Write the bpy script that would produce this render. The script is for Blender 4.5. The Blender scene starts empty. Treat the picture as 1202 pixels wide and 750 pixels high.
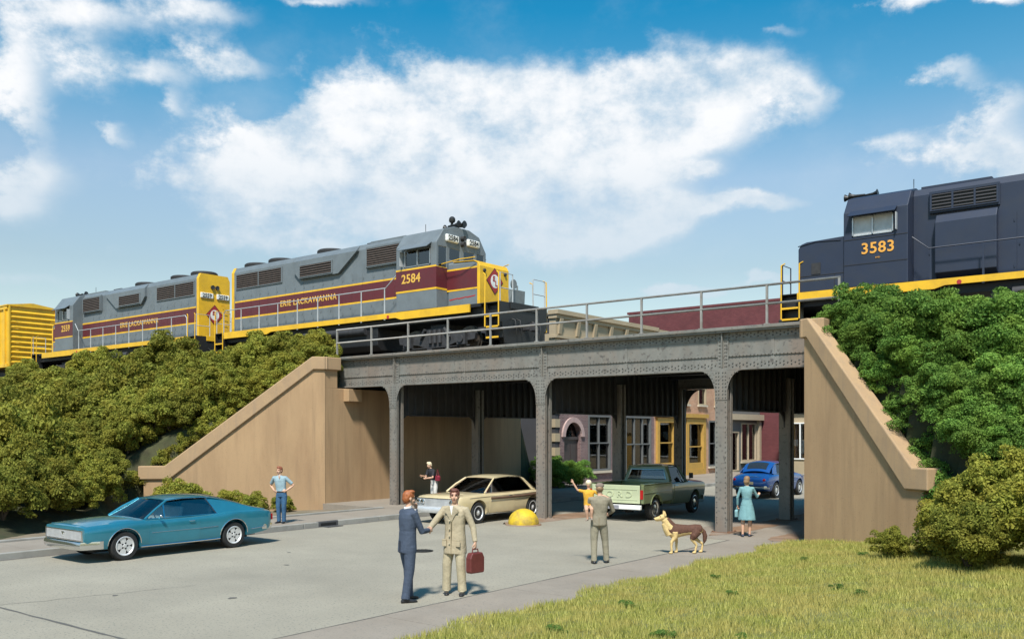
import bpy, bmesh, math, random
import numpy as np
from mathutils import Vector, Matrix
from mathutils.bvhtree import BVHTree
R = math.radians
random.seed(7)
SC = bpy.context.scene
COL = SC.collection

# ------------------------------------------------------------------ camera
# world: x runs along the bridge (to the right), y along the road (away), z up
cam = bpy.data.cameras.new('camera'); camo = bpy.data.objects.new('camera', cam); COL.objects.link(camo)
camo.location = (0, 0, 2.8); camo.rotation_euler = (R(90), 0, R(38.2))
cam.sensor_width = 36; cam.lens = 36 * 1060 / 1202; cam.shift_y = 0.1106
cam.clip_start = 0.1; cam.clip_end = 3000
SC.camera = camo

# ------------------------------------------------------------------ world: Nishita sky with procedural clouds
SUN_DIR = Vector((0.50, -0.87, 0)).normalized(); SUN_EL = R(54)
W = bpy.data.worlds.new('World'); SC.world = W; W.use_nodes = True
def build_world():
    nt = W.node_tree; N = nt.nodes; L = nt.links; N.clear()
    def n(t, **k):
        x = N.new(t)
        for a, b in k.items(): setattr(x, a, b)
        return x
    def m(op, a, b=None, c=None, clamp=False):
        x = n('ShaderNodeMath', operation=op, use_clamp=clamp)
        for i, v in enumerate((a, b, c)):
            if v is None: continue
            if isinstance(v, (int, float)): x.inputs[i].default_value = v
            else: L.new(v, x.inputs[i])
        return x.outputs[0]
    out = n('ShaderNodeOutputWorld'); bg = n('ShaderNodeBackground'); bg.inputs[1].default_value = 0.10
    sky = n('ShaderNodeTexSky', sky_type='NISHITA'); sky.sun_disc = False
    sky.sun_elevation = SUN_EL
    sky.sun_rotation = math.atan2(SUN_DIR.x, SUN_DIR.y)
    sky.air_density = 1.0; sky.dust_density = 0.3; sky.ozone_density = 2.0
    tc = n('ShaderNodeTexCoord'); sp = n('ShaderNodeSeparateXYZ'); L.new(tc.outputs['Generated'], sp.inputs[0])
    X, Y, Z = sp.outputs
    # azimuth a (turned so that a = 0 up the street to the left) and elevation e
    ca, sa = 0.7859, 0.6184
    fx = m('ADD', m('MULTIPLY', X, ca), m('MULTIPLY', Y, sa)); fy = m('ADD', m('MULTIPLY', X, -sa), m('MULTIPLY', Y, ca))
    az = m('ARCTAN2', fx, fy); el = m('ARCSINE', Z)
    # noise warps
    cmb = n('ShaderNodeCombineXYZ'); L.new(az, cmb.inputs[0]); L.new(m('MULTIPLY', el, 1.35), cmb.inputs[1])
    def noise(scale, detail, rough, off):
        mp = n('ShaderNodeMapping'); mp.inputs['Location'].default_value = off; L.new(cmb.outputs[0], mp.inputs[0])
        t = n('ShaderNodeTexNoise'); t.inputs['Scale'].default_value = scale; t.inputs['Detail'].default_value = detail
        t.inputs['Roughness'].default_value = rough; L.new(mp.outputs[0], t.inputs['Vector']); return t.outputs['Fac']
    n1 = noise(9, 10, .62, (3.1, 1.2, 0)); n2 = noise(5, 8, .6, (8.4, 2.2, 4)); n3 = noise(26, 8, .65, (1.4, 5.2, 2))
    wa = m('ADD', az, m('MULTIPLY', m('SUBTRACT', n1, .5), .14)); we = m('ADD', el, m('MULTIPLY', m('SUBTRACT', n2, .5), .09))
    wa = m('ADD', wa, m('MULTIPLY', m('SUBTRACT', n3, .5), .05)); 
    blobs = [(250,245,110,34,.55),(330,290,150,22,.35),(330,168,100,52,1.0),(215,195,80,34,.8),(400,150,75,48,1.0),(470,165,110,85,1),(545,120,85,62,1.05),(620,140,90,60,.95),(690,135,85,50,.95),(785,108,75,52,1.05),(870,98,75,30,.95),(945,118,48,38,.9),
             (850,150,60,36,.8),(640,215,180,62,.85),(480,245,130,52,.65),(560,300,190,50,.55),(380,210,90,50,.8),(740,160,90,50,.9),
             (705,272,80,24,1.15),(755,246,75,24,1.2),(650,287,38,16,1.1),(880,238,75,15,1.15),(810,203,46,11,.9),
             (15,80,55,60,.85),(80,18,120,24,.9),(225,10,110,22,.9),(165,84,85,20,.9),(262,66,70,20,1.0),(90,55,50,20,.35),(35,205,75,30,.95),(20,245,62,26,.85),(130,158,26,14,.6),(30,150,40,40,.6),(210,120,26,12,.5),(110,110,70,40,.5),
             (1110,95,60,16,.8),(1175,122,60,26,.85),(1150,172,80,28,1.0),(1195,205,70,34,.9),(1050,165,50,14,.5),(1075,6,80,13,1.0),(1185,4,50,10,.9),(930,42,40,7,.35),(1110,235,90,18,.4),
             (775,345,50,12,1.2),(830,340,36,10,.8),(890,327,32,12,1.2),(980,260,70,20,.4),(60,330,90,16,.35),(140,300,60,14,.3),(380,2,70,10,.8)]
    dens = None
    for (px, py, rx, ry, wgt) in blobs:
        a0 = math.atan((px - 601) / 1060); zz = math.hypot(1060, px - 601); e0 = math.atan((508 - py) / zz)
        ra = rx / zz * math.cos(a0); re = ry / zz
        dx = m('MULTIPLY', m('SUBTRACT', wa, a0), 1 / ra); dy = m('MULTIPLY', m('SUBTRACT', we, e0), 1 / re)
        d2 = m('ADD', m('MULTIPLY', dx, dx), m('MULTIPLY', dy, dy))
        g = m('MULTIPLY', m('EXPONENT', m('MULTIPLY', d2, -1.3)), wgt * .95)
        dens = g if dens is None else m('MAXIMUM', dens, g) if False else m('ADD', dens, g)
    dens = m('MINIMUM', dens, .92)
    # other parts of the sky carry loose cloud of the same kind
    far = m('GREATER_THAN', m('ABSOLUTE', az), 0.62)
    dens = m('ADD', dens, m('MULTIPLY', far, m('MULTIPLY', m('SUBTRACT', n2, .42), 2.2)))
    f = m('ADD', dens, m('MULTIPLY', m('SUBTRACT', n1, .5), 1.7)); f = m('ADD', f, m('MULTIPLY', m('SUBTRACT', n3, .5), .5))
    mr = n('ShaderNodeMapRange', interpolation_type='SMOOTHSTEP'); mr.inputs['From Min'].default_value = .28; mr.inputs['From Max'].default_value = 1.02
    L.new(f, mr.inputs['Value']); cov = mr.outputs[0]
    wis = n('ShaderNodeMapRange', interpolation_type='SMOOTHSTEP'); wis.inputs['From Min'].default_value = .45; wis.inputs['From Max'].default_value = .8
    L.new(n2, wis.inputs['Value'])
    cov = m('MAXIMUM', cov, m('MULTIPLY', wis.outputs[0], .28))
    low = n('ShaderNodeMapRange', interpolation_type='SMOOTHSTEP'); low.inputs['From Min'].default_value = .06; low.inputs['From Max'].default_value = .30
    low.inputs['To Min'].default_value = .62; L.new(el, low.inputs['Value'])
    cov = m('MULTIPLY', cov, low.outputs[0])
    # clear sky: Nishita pushed to the saturated blue of the day
    ramp = n('ShaderNodeValToRGB'); cr = ramp.color_ramp
    mel = n('ShaderNodeMapRange'); mel.inputs['From Min'].default_value = 0.0; mel.inputs['From Max'].default_value = 0.5; L.new(el, mel.inputs['Value']); L.new(mel.outputs[0], ramp.inputs[0])
    cr.elements[0].position = 0.0; cr.elements[0].color = (.55, .475, .38, 1)
    cr.elements[1].position = 1.0; cr.elements[1].color = (.035, .42, .50, 1)
    for p_, c_ in ((.35, (.52, .475, .39, 1)), (.53, (.60, .575, .495, 1)), (.70, (.24, .51, .51, 1)), (.87, (.048, .445, .505, 1))): cr.elements.new(p_).color = c_
    mul = n('ShaderNodeMixRGB', blend_type='MULTIPLY'); mul.inputs[0].default_value = 1; L.new(sky.outputs[0], mul.inputs[1]); L.new(ramp.outputs[0], mul.inputs[2])
    gain = n('ShaderNodeMixRGB', blend_type='MULTIPLY'); gain.inputs[0].default_value = 1; gain.inputs[2].default_value = (2.0, 2.0, 2.0, 1); L.new(mul.outputs[0], gain.inputs[1])
    cl = n('ShaderNodeMixRGB'); cl.inputs[1].default_value = (4.3, 5.0, 5.6, 1); cl.inputs[2].default_value = (6.5, 6.6, 6.75, 1)
    shd = n('ShaderNodeMapRange'); shd.inputs['From Min'].default_value = .38; shd.inputs['From Max'].default_value = .6; shd.inputs['To Min'].default_value = .15; L.new(n1, shd.inputs['Value'])
    hi = n('ShaderNodeMapRange', interpolation_type='SMOOTHSTEP'); hi.inputs['From Min'].default_value = .18; hi.inputs['From Max'].default_value = .34; hi.inputs['To Min'].default_value = .25; L.new(el, hi.inputs['Value'])
    L.new(m('MULTIPLY', m('POWER', cov, 1.6), m('MULTIPLY', shd.outputs[0], hi.outputs[0])), cl.inputs[0])
    mix = n('ShaderNodeMixRGB'); L.new(cov, mix.inputs[0]); L.new(gain.outputs[0], mix.inputs[1]); L.new(cl.outputs[0], mix.inputs[2])
    L.new(mix.outputs[0], bg.inputs[0]); L.new(bg.outputs[0], out.inputs[0])
build_world()
SC.view_settings.view_transform = 'Standard'; SC.view_settings.look = 'None'; SC.view_settings.gamma = 1; SC.view_settings.exposure = 0.6

# ------------------------------------------------------------------ sun
sl = bpy.data.lights.new('sun', 'SUN'); sl.energy = 4.1; sl.angle = R(6); sl.color = (1.0, .95, .87)
so = bpy.data.objects.new('sun', sl); COL.objects.link(so)
_d = Vector((SUN_DIR.x * math.cos(SUN_EL), SUN_DIR.y * math.cos(SUN_EL), math.sin(SUN_EL)))
so.rotation_euler = _d.to_track_quat('Z', 'Y').to_euler(); so.location = (20, -20, 40)

# ------------------------------------------------------------------ materials
MATS = {}
def mat(name, col, rough=.6, metal=0, var=.12, scale=6, bump=0, bscale=30, coat=0, spec=.5, stretch=(1, 1, 1), dirt=None, dscale=1.5, damt=.5, speck=None, sspread=60, streak=None):
    if name in MATS: return MATS[name]
    M = bpy.data.materials.new(name); M.use_nodes = True; nt = M.node_tree; N = nt.nodes; L = nt.links
    b = N['Principled BSDF']; b.inputs['Roughness'].default_value = rough; b.inputs['Metallic'].default_value = metal
    b.inputs['Coat Weight'].default_value = coat; b.inputs['Coat Roughness'].default_value = .06; b.inputs['Specular IOR Level'].default_value = spec
    tc = N.new('ShaderNodeTexCoord'); mp = N.new('ShaderNodeMapping'); mp.inputs['Scale'].default_value = stretch; L.new(tc.outputs['Object'], mp.inputs[0])
    t = N.new('ShaderNodeTexNoise'); t.inputs['Scale'].default_value = scale; t.inputs['Detail'].default_value = 6; t.inputs['Roughness'].default_value = .6; L.new(mp.outputs[0], t.inputs['Vector'])
    r = N.new('ShaderNodeMapRange'); r.inputs['From Min'].default_value = .3; r.inputs['From Max'].default_value = .7; L.new(t.outputs['Fac'], r.inputs['Value'])
    mx = N.new('ShaderNodeMixRGB'); mx.inputs[1].default_value = (*[c * (1 - var) for c in col], 1); mx.inputs[2].default_value = (*[min(1, c * (1 + var)) for c in col], 1)
    L.new(r.outputs[0], mx.inputs[0]); res = mx.outputs[0]
    if dirt:
        t2 = N.new('ShaderNodeTexNoise'); t2.inputs['Scale'].default_value = dscale; t2.inputs['Detail'].default_value = 8; t2.inputs['Roughness'].default_value = .65; L.new(mp.outputs[0], t2.inputs['Vector'])
        r2 = N.new('ShaderNodeMapRange'); r2.inputs['From Min'].default_value = .45; r2.inputs['From Max'].default_value = .72; r2.inputs['To Max'].default_value = damt; L.new(t2.outputs['Fac'], r2.inputs['Value'])
        m2 = N.new('ShaderNodeMixRGB'); m2.inputs[2].default_value = (*dirt, 1); L.new(r2.outputs[0], m2.inputs[0]); L.new(res, m2.inputs[1]); res = m2.outputs[0]
    if streak:      # rain streaks and form-board marks running down the face
        ms_ = N.new('ShaderNodeMapping'); ms_.inputs['Scale'].default_value = (3.2, 3.2, .16); L.new(tc.outputs['Object'], ms_.inputs[0])
        t5 = N.new('ShaderNodeTexNoise'); t5.inputs['Scale'].default_value = 1.6; t5.inputs['Detail'].default_value = 7; t5.inputs['Roughness'].default_value = .7; L.new(ms_.outputs[0], t5.inputs['Vector'])
        r5 = N.new('ShaderNodeMapRange'); r5.inputs['From Min'].default_value = .50; r5.inputs['From Max'].default_value = .74; r5.inputs['To Max'].default_value = .62; L.new(t5.outputs['Fac'], r5.inputs['Value'])
        m5 = N.new('ShaderNodeMixRGB'); m5.inputs[2].default_value = (*streak, 1); L.new(r5.outputs[0], m5.inputs[0]); L.new(res, m5.inputs[1]); res = m5.outputs[0]
        t6 = N.new('ShaderNodeTexNoise'); t6.inputs['Scale'].default_value = 38; t6.inputs['Detail'].default_value = 3; L.new(tc.outputs['Object'], t6.inputs['Vector'])
        r6 = N.new('ShaderNodeMapRange'); r6.inputs['From Min'].default_value = .64; r6.inputs['From Max'].default_value = .70; r6.inputs['To Max'].default_value = .5; L.new(t6.outputs['Fac'], r6.inputs['Value'])
        m6 = N.new('ShaderNodeMixRGB'); m6.inputs[2].default_value = (*[c*.6 for c in streak], 1); L.new(r6.outputs[0], m6.inputs[0]); L.new(res, m6.inputs[1]); res = m6.outputs[0]
    if speck:
        v = N.new('ShaderNodeTexNoise'); v.inputs['Scale'].default_value = sspread; v.inputs['Detail'].default_value = 2; L.new(tc.outputs['Object'], v.inputs['Vector'])
        r3 = N.new('ShaderNodeMapRange'); r3.inputs['From Min'].default_value = .58; r3.inputs['From Max'].default_value = .72; L.new(v.outputs['Fac'], r3.inputs['Value'])
        m3 = N.new('ShaderNodeMixRGB'); m3.inputs[2].default_value = (*speck, 1); L.new(r3.outputs[0], m3.inputs[0]); L.new(res, m3.inputs[1]); res = m3.outputs[0]
    L.new(res, b.inputs['Base Color'])
    if bump:
        t4 = N.new('ShaderNodeTexNoise'); t4.inputs['Scale'].default_value = bscale; t4.inputs['Detail'].default_value = 4; L.new(mp.outputs[0], t4.inputs['Vector'])
        bp = N.new('ShaderNodeBump'); bp.inputs['Strength'].default_value = bump; bp.inputs['Distance'].default_value = .02; L.new(t4.outputs['Fac'], bp.inputs['Height']); L.new(bp.outputs[0], b.inputs['Normal'])
    MATS[name] = M; return M
def mat_leaf(name, dark, light, warm):
    M = bpy.data.materials.new(name); M.use_nodes = True; nt = M.node_tree; N = nt.nodes; L = nt.links
    b = N['Principled BSDF']; b.inputs['Roughness'].default_value = .75; b.inputs['Specular IOR Level'].default_value = .2
    g = N.new('ShaderNodeNewGeometry'); rp = N.new('ShaderNodeValToRGB'); L.new(g.outputs['Random Per Island'], rp.inputs[0])
    rp.color_ramp.elements[0].color = (*dark, 1); rp.color_ramp.elements[1].color = (*light, 1)
    oi = N.new('ShaderNodeObjectInfo'); tc = N.new('ShaderNodeTexCoord'); t = N.new('ShaderNodeTexNoise'); t.inputs['Scale'].default_value = 1.7; t.inputs['Detail'].default_value = 3
    L.new(g.outputs['Position'], t.inputs['Vector'])
    r = N.new('ShaderNodeMapRange'); r.inputs['From Min'].default_value = .4; r.inputs['From Max'].default_value = .65; L.new(t.outputs['Fac'], r.inputs['Value'])
    m1 = N.new('ShaderNodeMixRGB'); m1.inputs[2].default_value = (*warm, 1); L.new(rp.outputs[0], m1.inputs[1])
    mm = N.new('ShaderNodeMath'); mm.operation = 'MULTIPLY'; L.new(r.outputs[0], mm.inputs[0]); mm.inputs[1].default_value = .65; L.new(mm.outputs[0], m1.inputs[0])
    hs = N.new('ShaderNodeHueSaturation'); mr = N.new('ShaderNodeMapRange'); mr.inputs['To Min'].default_value = .75; mr.inputs['To Max'].default_value = 1.2; L.new(oi.outputs['Random'], mr.inputs['Value'])
    L.new(mr.outputs[0], hs.inputs['Value']); L.new(m1.outputs[0], hs.inputs['Color']); L.new(hs.outputs[0], b.inputs['Base Color'])
    tr = N.new('ShaderNodeBsdfTranslucent'); L.new(hs.outputs[0], tr.inputs['Color']); ms = N.new('ShaderNodeMixShader'); ms.inputs[0].default_value = .35
    L.new(b.outputs[0], ms.inputs[1]); L.new(tr.outputs[0], ms.inputs[2]); L.new(ms.outputs[0], N['Material Output'].inputs[0])
    MATS[name] = M; return M
def mat_glass(name, tint=(.5, .55, .55), refl=.12):
    M = bpy.data.materials.new(name); M.use_nodes = True; nt = M.node_tree; N = nt.nodes; L = nt.links; N.remove(N['Principled BSDF'])
    tr = N.new('ShaderNodeBsdfTransparent'); tr.inputs[0].default_value = (*tint, 1); gl = N.new('ShaderNodeBsdfGlossy'); gl.inputs['Roughness'].default_value = .03
    fr = N.new('ShaderNodeFresnel'); fr.inputs[0].default_value = 1.5; ad = N.new('ShaderNodeMath'); ad.operation = 'ADD'; ad.inputs[1].default_value = refl; L.new(fr.outputs[0], ad.inputs[0])
    ms = N.new('ShaderNodeMixShader'); L.new(ad.outputs[0], ms.inputs[0]); L.new(tr.outputs[0], ms.inputs[1]); L.new(gl.outputs[0], ms.inputs[2]); L.new(ms.outputs[0], N['Material Output'].inputs[0])
    MATS[name] = M; return M
def mat_brick(name, c1, c2, mortar, bw=.23, bh=.075, axis='y'):
    M = bpy.data.materials.new(name); M.use_nodes = True; nt = M.node_tree; N = nt.nodes; L = nt.links; b = N['Principled BSDF']; b.inputs['Roughness'].default_value = .85
    tc = N.new('ShaderNodeTexCoord'); sp = N.new('ShaderNodeSeparateXYZ'); cb = N.new('ShaderNodeCombineXYZ'); L.new(tc.outputs['Object'], sp.inputs[0])
    ad = N.new('ShaderNodeMath'); ad.operation = 'ADD'; L.new(sp.outputs[0], ad.inputs[0]); L.new(sp.outputs[1], ad.inputs[1])
    L.new(ad.outputs[0], cb.inputs[0]); L.new(sp.outputs[2], cb.inputs[1])
    br = N.new('ShaderNodeTexBrick'); br.inputs['Scale'].default_value = 1; br.inputs['Brick Width'].default_value = bw; br.inputs['Row Height'].default_value = bh; br.inputs['Mortar Size'].default_value = .009
    br.inputs['Color1'].default_value = (*c1, 1); br.inputs['Color2'].default_value = (*c2, 1); br.inputs['Mortar'].default_value = (*mortar, 1); L.new(cb.outputs[0], br.inputs['Vector'])
    t = N.new('ShaderNodeTexNoise'); t.inputs['Scale'].default_value = 1.2; t.inputs['Detail'].default_value = 6; L.new(tc.outputs['Object'], t.inputs['Vector'])
    mr = N.new('ShaderNodeMapRange'); mr.inputs['To Min'].default_value = .65; mr.inputs['To Max'].default_value = 1.35; L.new(t.outputs['Fac'], mr.inputs['Value'])
    mx = N.new('ShaderNodeMixRGB'); mx.blend_type = 'MULTIPLY'; mx.inputs[0].default_value = 1; L.new(br.outputs[0], mx.inputs[1]); L.new(mr.outputs[0], mx.inputs[2])
    L.new(mx.outputs[0], b.inputs['Base Color'])
    bp = N.new('ShaderNodeBump'); bp.inputs['Strength'].default_value = .6; bp.inputs['Distance'].default_value = .01; bp.invert = True; L.new(br.outputs['Fac'], bp.inputs['Height']); L.new(bp.outputs[0], b.inputs['Normal'])
    MATS[name] = M; return M

m_road = mat('asphalt', (.30, .274, .216), .92, var=.10, scale=.5, bump=.4, bscale=110, dirt=(.18, .165, .135), dscale=.30, damt=.4, speck=(.12, .12, .11), sspread=26)
m_walk = mat('concrete_pavement', (.265, .228, .185), .9, var=.1, scale=.9, bump=.25, bscale=90, dirt=(.20, .16, .12), dscale=.35, damt=.6, speck=(.18, .16, .14), sspread=34)
m_curb = mat('curb_concrete', (.30, .29, .26), .9, var=.12, scale=2, bump=.25, bscale=60, dirt=(.12, .11, .10), dscale=1.2, damt=.6)
m_rustdirt = mat('rusty_dirt', (.22, .135, .08), .95, var=.25, scale=1.6, bump=.4, bscale=50, dirt=(.25, .22, .19), dscale=.7, damt=.8)
m_conc = mat('tan_concrete', (.40, .262, .142), .85, var=.07, scale=1.1, bump=.12, bscale=50, stretch=(1, 1, .22), dirt=(.25, .15, .08), dscale=1.0, damt=.6, streak=(.25, .165, .095))
m_conc_cap = mat('tan_concrete_coping', (.40, .268, .15), .85, var=.06, scale=1.6, bump=.1, bscale=50, dirt=(.27, .18, .12), dscale=1.8, damt=.35, streak=(.27, .20, .14))
m_steel = mat('weathered_grey_steel', (.20, .195, .175), .62, metal=.15, var=.18, scale=3, bump=.12, bscale=60, stretch=(1, 1, .45), dirt=(.24, .17, .125), dscale=.7, damt=.75, speck=(.11, .10, .09), sspread=9)
m_steel_dk = mat('dark_steel', (.046, .045, .045), .7, var=.2, scale=2, bump=.2, bscale=40, dirt=(.05, .04, .03), dscale=1.3)  # much darker steel for cross girders, stringers, deck and far gussets
m_rivet = mat('rivet_grey', (.10, .095, .085), .6, metal=.1)
m_rail = mat('rail_steel', (.16, .09, .06), .55, metal=.6)
m_tie = mat('timber_tie', (.05, .035, .025), .95, var=.3)
m_ballast = mat('ballast', (.14, .12, .10), .97, var=.5, scale=14, bump=1, bscale=18)
m_soil = mat('hillside_soil', (.045, .05, .02), .97, var=.4, scale=2, bump=.8, bscale=10, dirt=(.07, .05, .03))
m_black = mat('black_underframe', (.012, .012, .013), .6, var=.3)
m_blackpaint = mat('black_paint', (.02, .02, .02), .45)
m_chrome = mat('chrome', (.75, .75, .74), .14, metal=1, var=.04)
m_chromer = mat('worn_chrome', (.62, .62, .60), .28, metal=1, var=.15, scale=20)
m_alloy = mat('bright_alloy', (.72, .72, .72), .32, metal=.45)
m_tyre = mat('tyre_rubber', (.018, .018, .018), .8)
m_white = mat('white_paint', (.78, .78, .76), .5, var=.05)
g_car = mat_glass('car_glass', (.96, .98, .98), .05)
g_win = mat_glass('window_glass', (.9, .92, .92), .06)
g_dark = mat_glass('dark_glass', (.6, .63, .65), .12)

# ------------------------------------------------------------------ mesh helpers
def norm3(v): return Vector(v).normalized()
class MB:
    def __init__(s): s.v = []; s.f = []; s.m = []; s.sm = []; s.T = Matrix.Identity(4); s.mi = 0
    def add(s, vs, fs, smooth=False):
        o = len(s.v); s.v += [tuple(s.T @ Vector(p)) for p in vs]
        for f in fs: s.f.append([i + o for i in f]); s.m.append(s.mi); s.sm.append(smooth)
        return s
    def box(s, x0, x1, y0, y1, z0, z1):
        if x0 > x1: x0, x1 = x1, x0
        if y0 > y1: y0, y1 = y1, y0
        if z0 > z1: z0, z1 = z1, z0
        return s.add([(x0,y0,z0),(x1,y0,z0),(x1,y1,z0),(x0,y1,z0),(x0,y0,z1),(x1,y0,z1),(x1,y1,z1),(x0,y1,z1)],
              [(0,3,2,1),(4,5,6,7),(0,1,5,4),(1,2,6,5),(2,3,7,6),(3,0,4,7)])
    def cbox(s, cx, cy, cz, sx, sy, sz): return s.box(cx-sx/2, cx+sx/2, cy-sy/2, cy+sy/2, cz-sz/2, cz+sz/2)
    def prism(s, pts, d0, d1, axis='y', smooth=False):
        """polygon in the plane normal to axis, extruded d0..d1; axis y: pts are (x,z); x: (y,z); z: (x,y)"""
        def P(a, b, d): return {'y': (a, d, b), 'x': (d, a, b), 'z': (a, b, d)}[axis]
        n = len(pts); vs = [P(a, b, d0) for a, b in pts] + [P(a, b, d1) for a, b in pts]
        fs = [tuple(range(n)), tuple(range(2*n-1, n-1, -1))] + [(i, i+n, (i+1) % n + n, (i+1) % n) for i in range(n)]
        return s.add(vs, fs, smooth)
    def loft(s, rings, caps=True, smooth=True, closed=True):
        n = len(rings[0]); vs = [p for r in rings for p in r]; fs = []
        for k in range(len(rings)-1):
            for i in range(n if closed else n-1):
                j = (i+1) % n; fs.append((k*n+i, k*n+j, (k+1)*n+j, (k+1)*n+i))
        s.add(vs, fs, smooth)
        if caps and closed:
            s.add(rings[0], [tuple(range(n-1, -1, -1))]); s.add(rings[-1], [tuple(range(n))])
        return s
    def tube(s, path, r, n=8, caps=True, r2=None):
        path = [Vector(p) for p in path]; rings = []; m = len(path)
        up = None
        for i, p in enumerate(path):
            t = (path[min(i+1, m-1)] - path[max(i-1, 0)])
            if t.length < 1e-9: t = Vector((0,0,1))
            t.normalize()
            a = Vector((0,0,1)) if abs(t.z) < .9 else Vector((1,0,0))
            if up is not None: a = up
            x = t.cross(a)
            if x.length < 1e-4: x = t.cross(Vector((0,1,0)))
            x.normalize(); y = x.cross(t); y.normalize(); up = y
            rr = r if r2 is None else r + (r2 - r) * i / (m - 1)
            if isinstance(r, (list, tuple)): rr = r[i]
            rings.append([tuple(p + x * rr * math.cos(2*math.pi*k/n) + y * rr * math.sin(2*math.pi*k/n)) for k in range(n)])
        return s.loft(rings, caps)
    def cyl(s, p0, p1, r, n=16, r2=None): return s.tube([p0, p1], r, n, True, r2)
    def lathe(s, prof, c=(0,0,0), axis='z', n=24, smooth=True):
        rings = []
        for r, h in prof:
            ring = []
            for k in range(n):
                a = 2*math.pi*k/n; u, w = r*math.cos(a), r*math.sin(a)
                p = {'z': (u, w, h), 'y': (u, h, w), 'x': (h, u, w)}[axis]
                ring.append((p[0]+c[0], p[1]+c[1], p[2]+c[2]))
            rings.append(ring)
        return s.loft(rings, True, smooth)
    def ell(s, c, rx, ry, rz, n=16, m=10):
        rings = []
        for j in range(1, m):
            t = math.pi*j/m
            rings.append([(c[0]+rx*math.sin(t)*math.cos(2*math.pi*k/n), c[1]+ry*math.sin(t)*math.sin(2*math.pi*k/n), c[2]-rz*math.cos(t)) for k in range(n)])
        return s.loft(rings)
    def patch(s, grid, thick, smooth=True):
        """grid of points (rows of columns) given thickness along the local normal, closed"""
        a = len(grid); b = len(grid[0]); G = [[Vector(p) for p in r] for r in grid]
        off = []
        for i in range(a):
            row = []
            for j in range(b):
                du = G[min(i+1,a-1)][j] - G[max(i-1,0)][j]; dv = G[i][min(j+1,b-1)] - G[i][max(j-1,0)]
                nn = du.cross(dv); nn = nn.normalized() if nn.length > 1e-9 else Vector((0,0,1)); row.append(G[i][j] + nn * thick)
            off.append(row)
        vs = [tuple(p) for r in G for p in r] + [tuple(p) for r in off for p in r]; N = a*b; fs = []
        for i in range(a-1):
            for j in range(b-1):
                q = (i*b+j, i*b+j+1, (i+1)*b+j+1, (i+1)*b+j); fs.append(q); fs.append(tuple(x+N for x in reversed(q)))
        for i in range(a-1):
            for j in (0, b-1): q = (i*b+j, (i+1)*b+j, (i+1)*b+j+N, i*b+j+N); fs.append(q)
        for j in range(b-1):
            for i in (0, a-1): q = (i*b+j, i*b+j+1, i*b+j+1+N, i*b+j+N); fs.append(q)
        return s.add(vs, fs, smooth)
    def mesh(s, name, fix=True):
        me = bpy.data.meshes.new(name); me.from_pydata(s.v, [], s.f)
        me.polygons.foreach_set('material_index', s.m); me.polygons.foreach_set('use_smooth', s.sm); me.update()
        if fix:
            bm = bmesh.new(); bm.from_mesh(me); bmesh.ops.recalc_face_normals(bm, faces=bm.faces); bm.to_mesh(me); bm.free()
        return me
    def build(s, name, mats, parent=None, loc=None, bevel=0, label=None, seg=2, angle=True):
        me = s.mesh(name)
        if angle and any(s.sm):
            bm = bmesh.new(); bm.from_mesh(me)
            bmesh.ops.remove_doubles(bm, verts=bm.verts, dist=1e-5)
            for e in bm.edges:
                if len(e.link_faces) == 2 and e.calc_face_angle(0) > R(38): e.smooth = False
            bm.to_mesh(me); bm.free()
        return link(me, name, mats, parent, loc, bevel, label, seg)
def link(me, name, mats, parent=None, loc=None, bevel=0, label=None, seg=2):
    if not isinstance(mats, (list, tuple)): mats = [mats]
    if len(me.materials): me.materials.clear()
    for m in mats: me.materials.append(m)
    o = bpy.data.objects.new(name, me); COL.objects.link(o)
    if parent: o.parent = parent
    if loc: o.location = loc
    if bevel:
        b = o.modifiers.new('b', 'BEVEL'); b.width = bevel; b.segments = seg; b.limit_method = 'ANGLE'; b.angle_limit = R(35)
    if label: o['label'] = label
    return o
def thing(name, label, cat, loc=(0,0,0), rz=0, group=None, scale=1):
    o = bpy.data.objects.new(name, None); COL.objects.link(o); o.location = loc; o.rotation_euler = (0,0,rz); o.scale = (scale,)*3
    o.empty_display_size = .3
    o['label'] = label; o['category'] = cat
    if group: o['group'] = group
    return o
def tag(o, label, cat, group=None):
    o['label'] = label; o['category'] = cat
    if group: o['group'] = group
    return o
def struct(o, kind='structure'): o['kind'] = kind; return o
def copy_tree(o, parent=None):
    c = o.copy(); COL.objects.link(c)
    if parent: c.parent = parent
    for ch in o.children: copy_tree(ch, c)
    return c
def text_mesh(txt, size, depth=.01, extrude_bold=0, space=1.0):
    cu = bpy.data.curves.new('t', 'FONT'); cu.body = txt; cu.size = size; cu.extrude = depth/2; cu.align_x = 'CENTER'; cu.align_y = 'CENTER'; cu.offset = extrude_bold; cu.space_character = space
    cu.resolution_u = 3
    o = bpy.data.objects.new('t', cu); COL.objects.link(o); dg = bpy.context.evaluated_depsgraph_get()
    me = bpy.data.meshes.new_from_object(o.evaluated_get(dg)); bpy.data.objects.remove(o); bpy.data.curves.remove(cu); return me
def text(name, txt, size, m, parent, loc, rot, depth=.012, bold=0, sx=1.0, space=1.0):
    me = text_mesh(txt, size, depth, bold, space); o = link(me, name, m, parent); o.location = loc; o.rotation_euler = rot; o.scale = (sx, 1, 1); return o
def boolean_cut(o, cutters):
    for c in cutters:
        md = o.modifiers.new('c', 'BOOLEAN'); md.operation = 'DIFFERENCE'; md.object = c; md.solver = 'EXACT'
    bpy.context.view_layer.update(); dg = bpy.context.evaluated_depsgraph_get()
    me = bpy.data.meshes.new_from_object(o.evaluated_get(dg)); o.modifiers.clear(); o.data = me
    for c in cutters: bpy.data.objects.remove(c)
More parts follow.
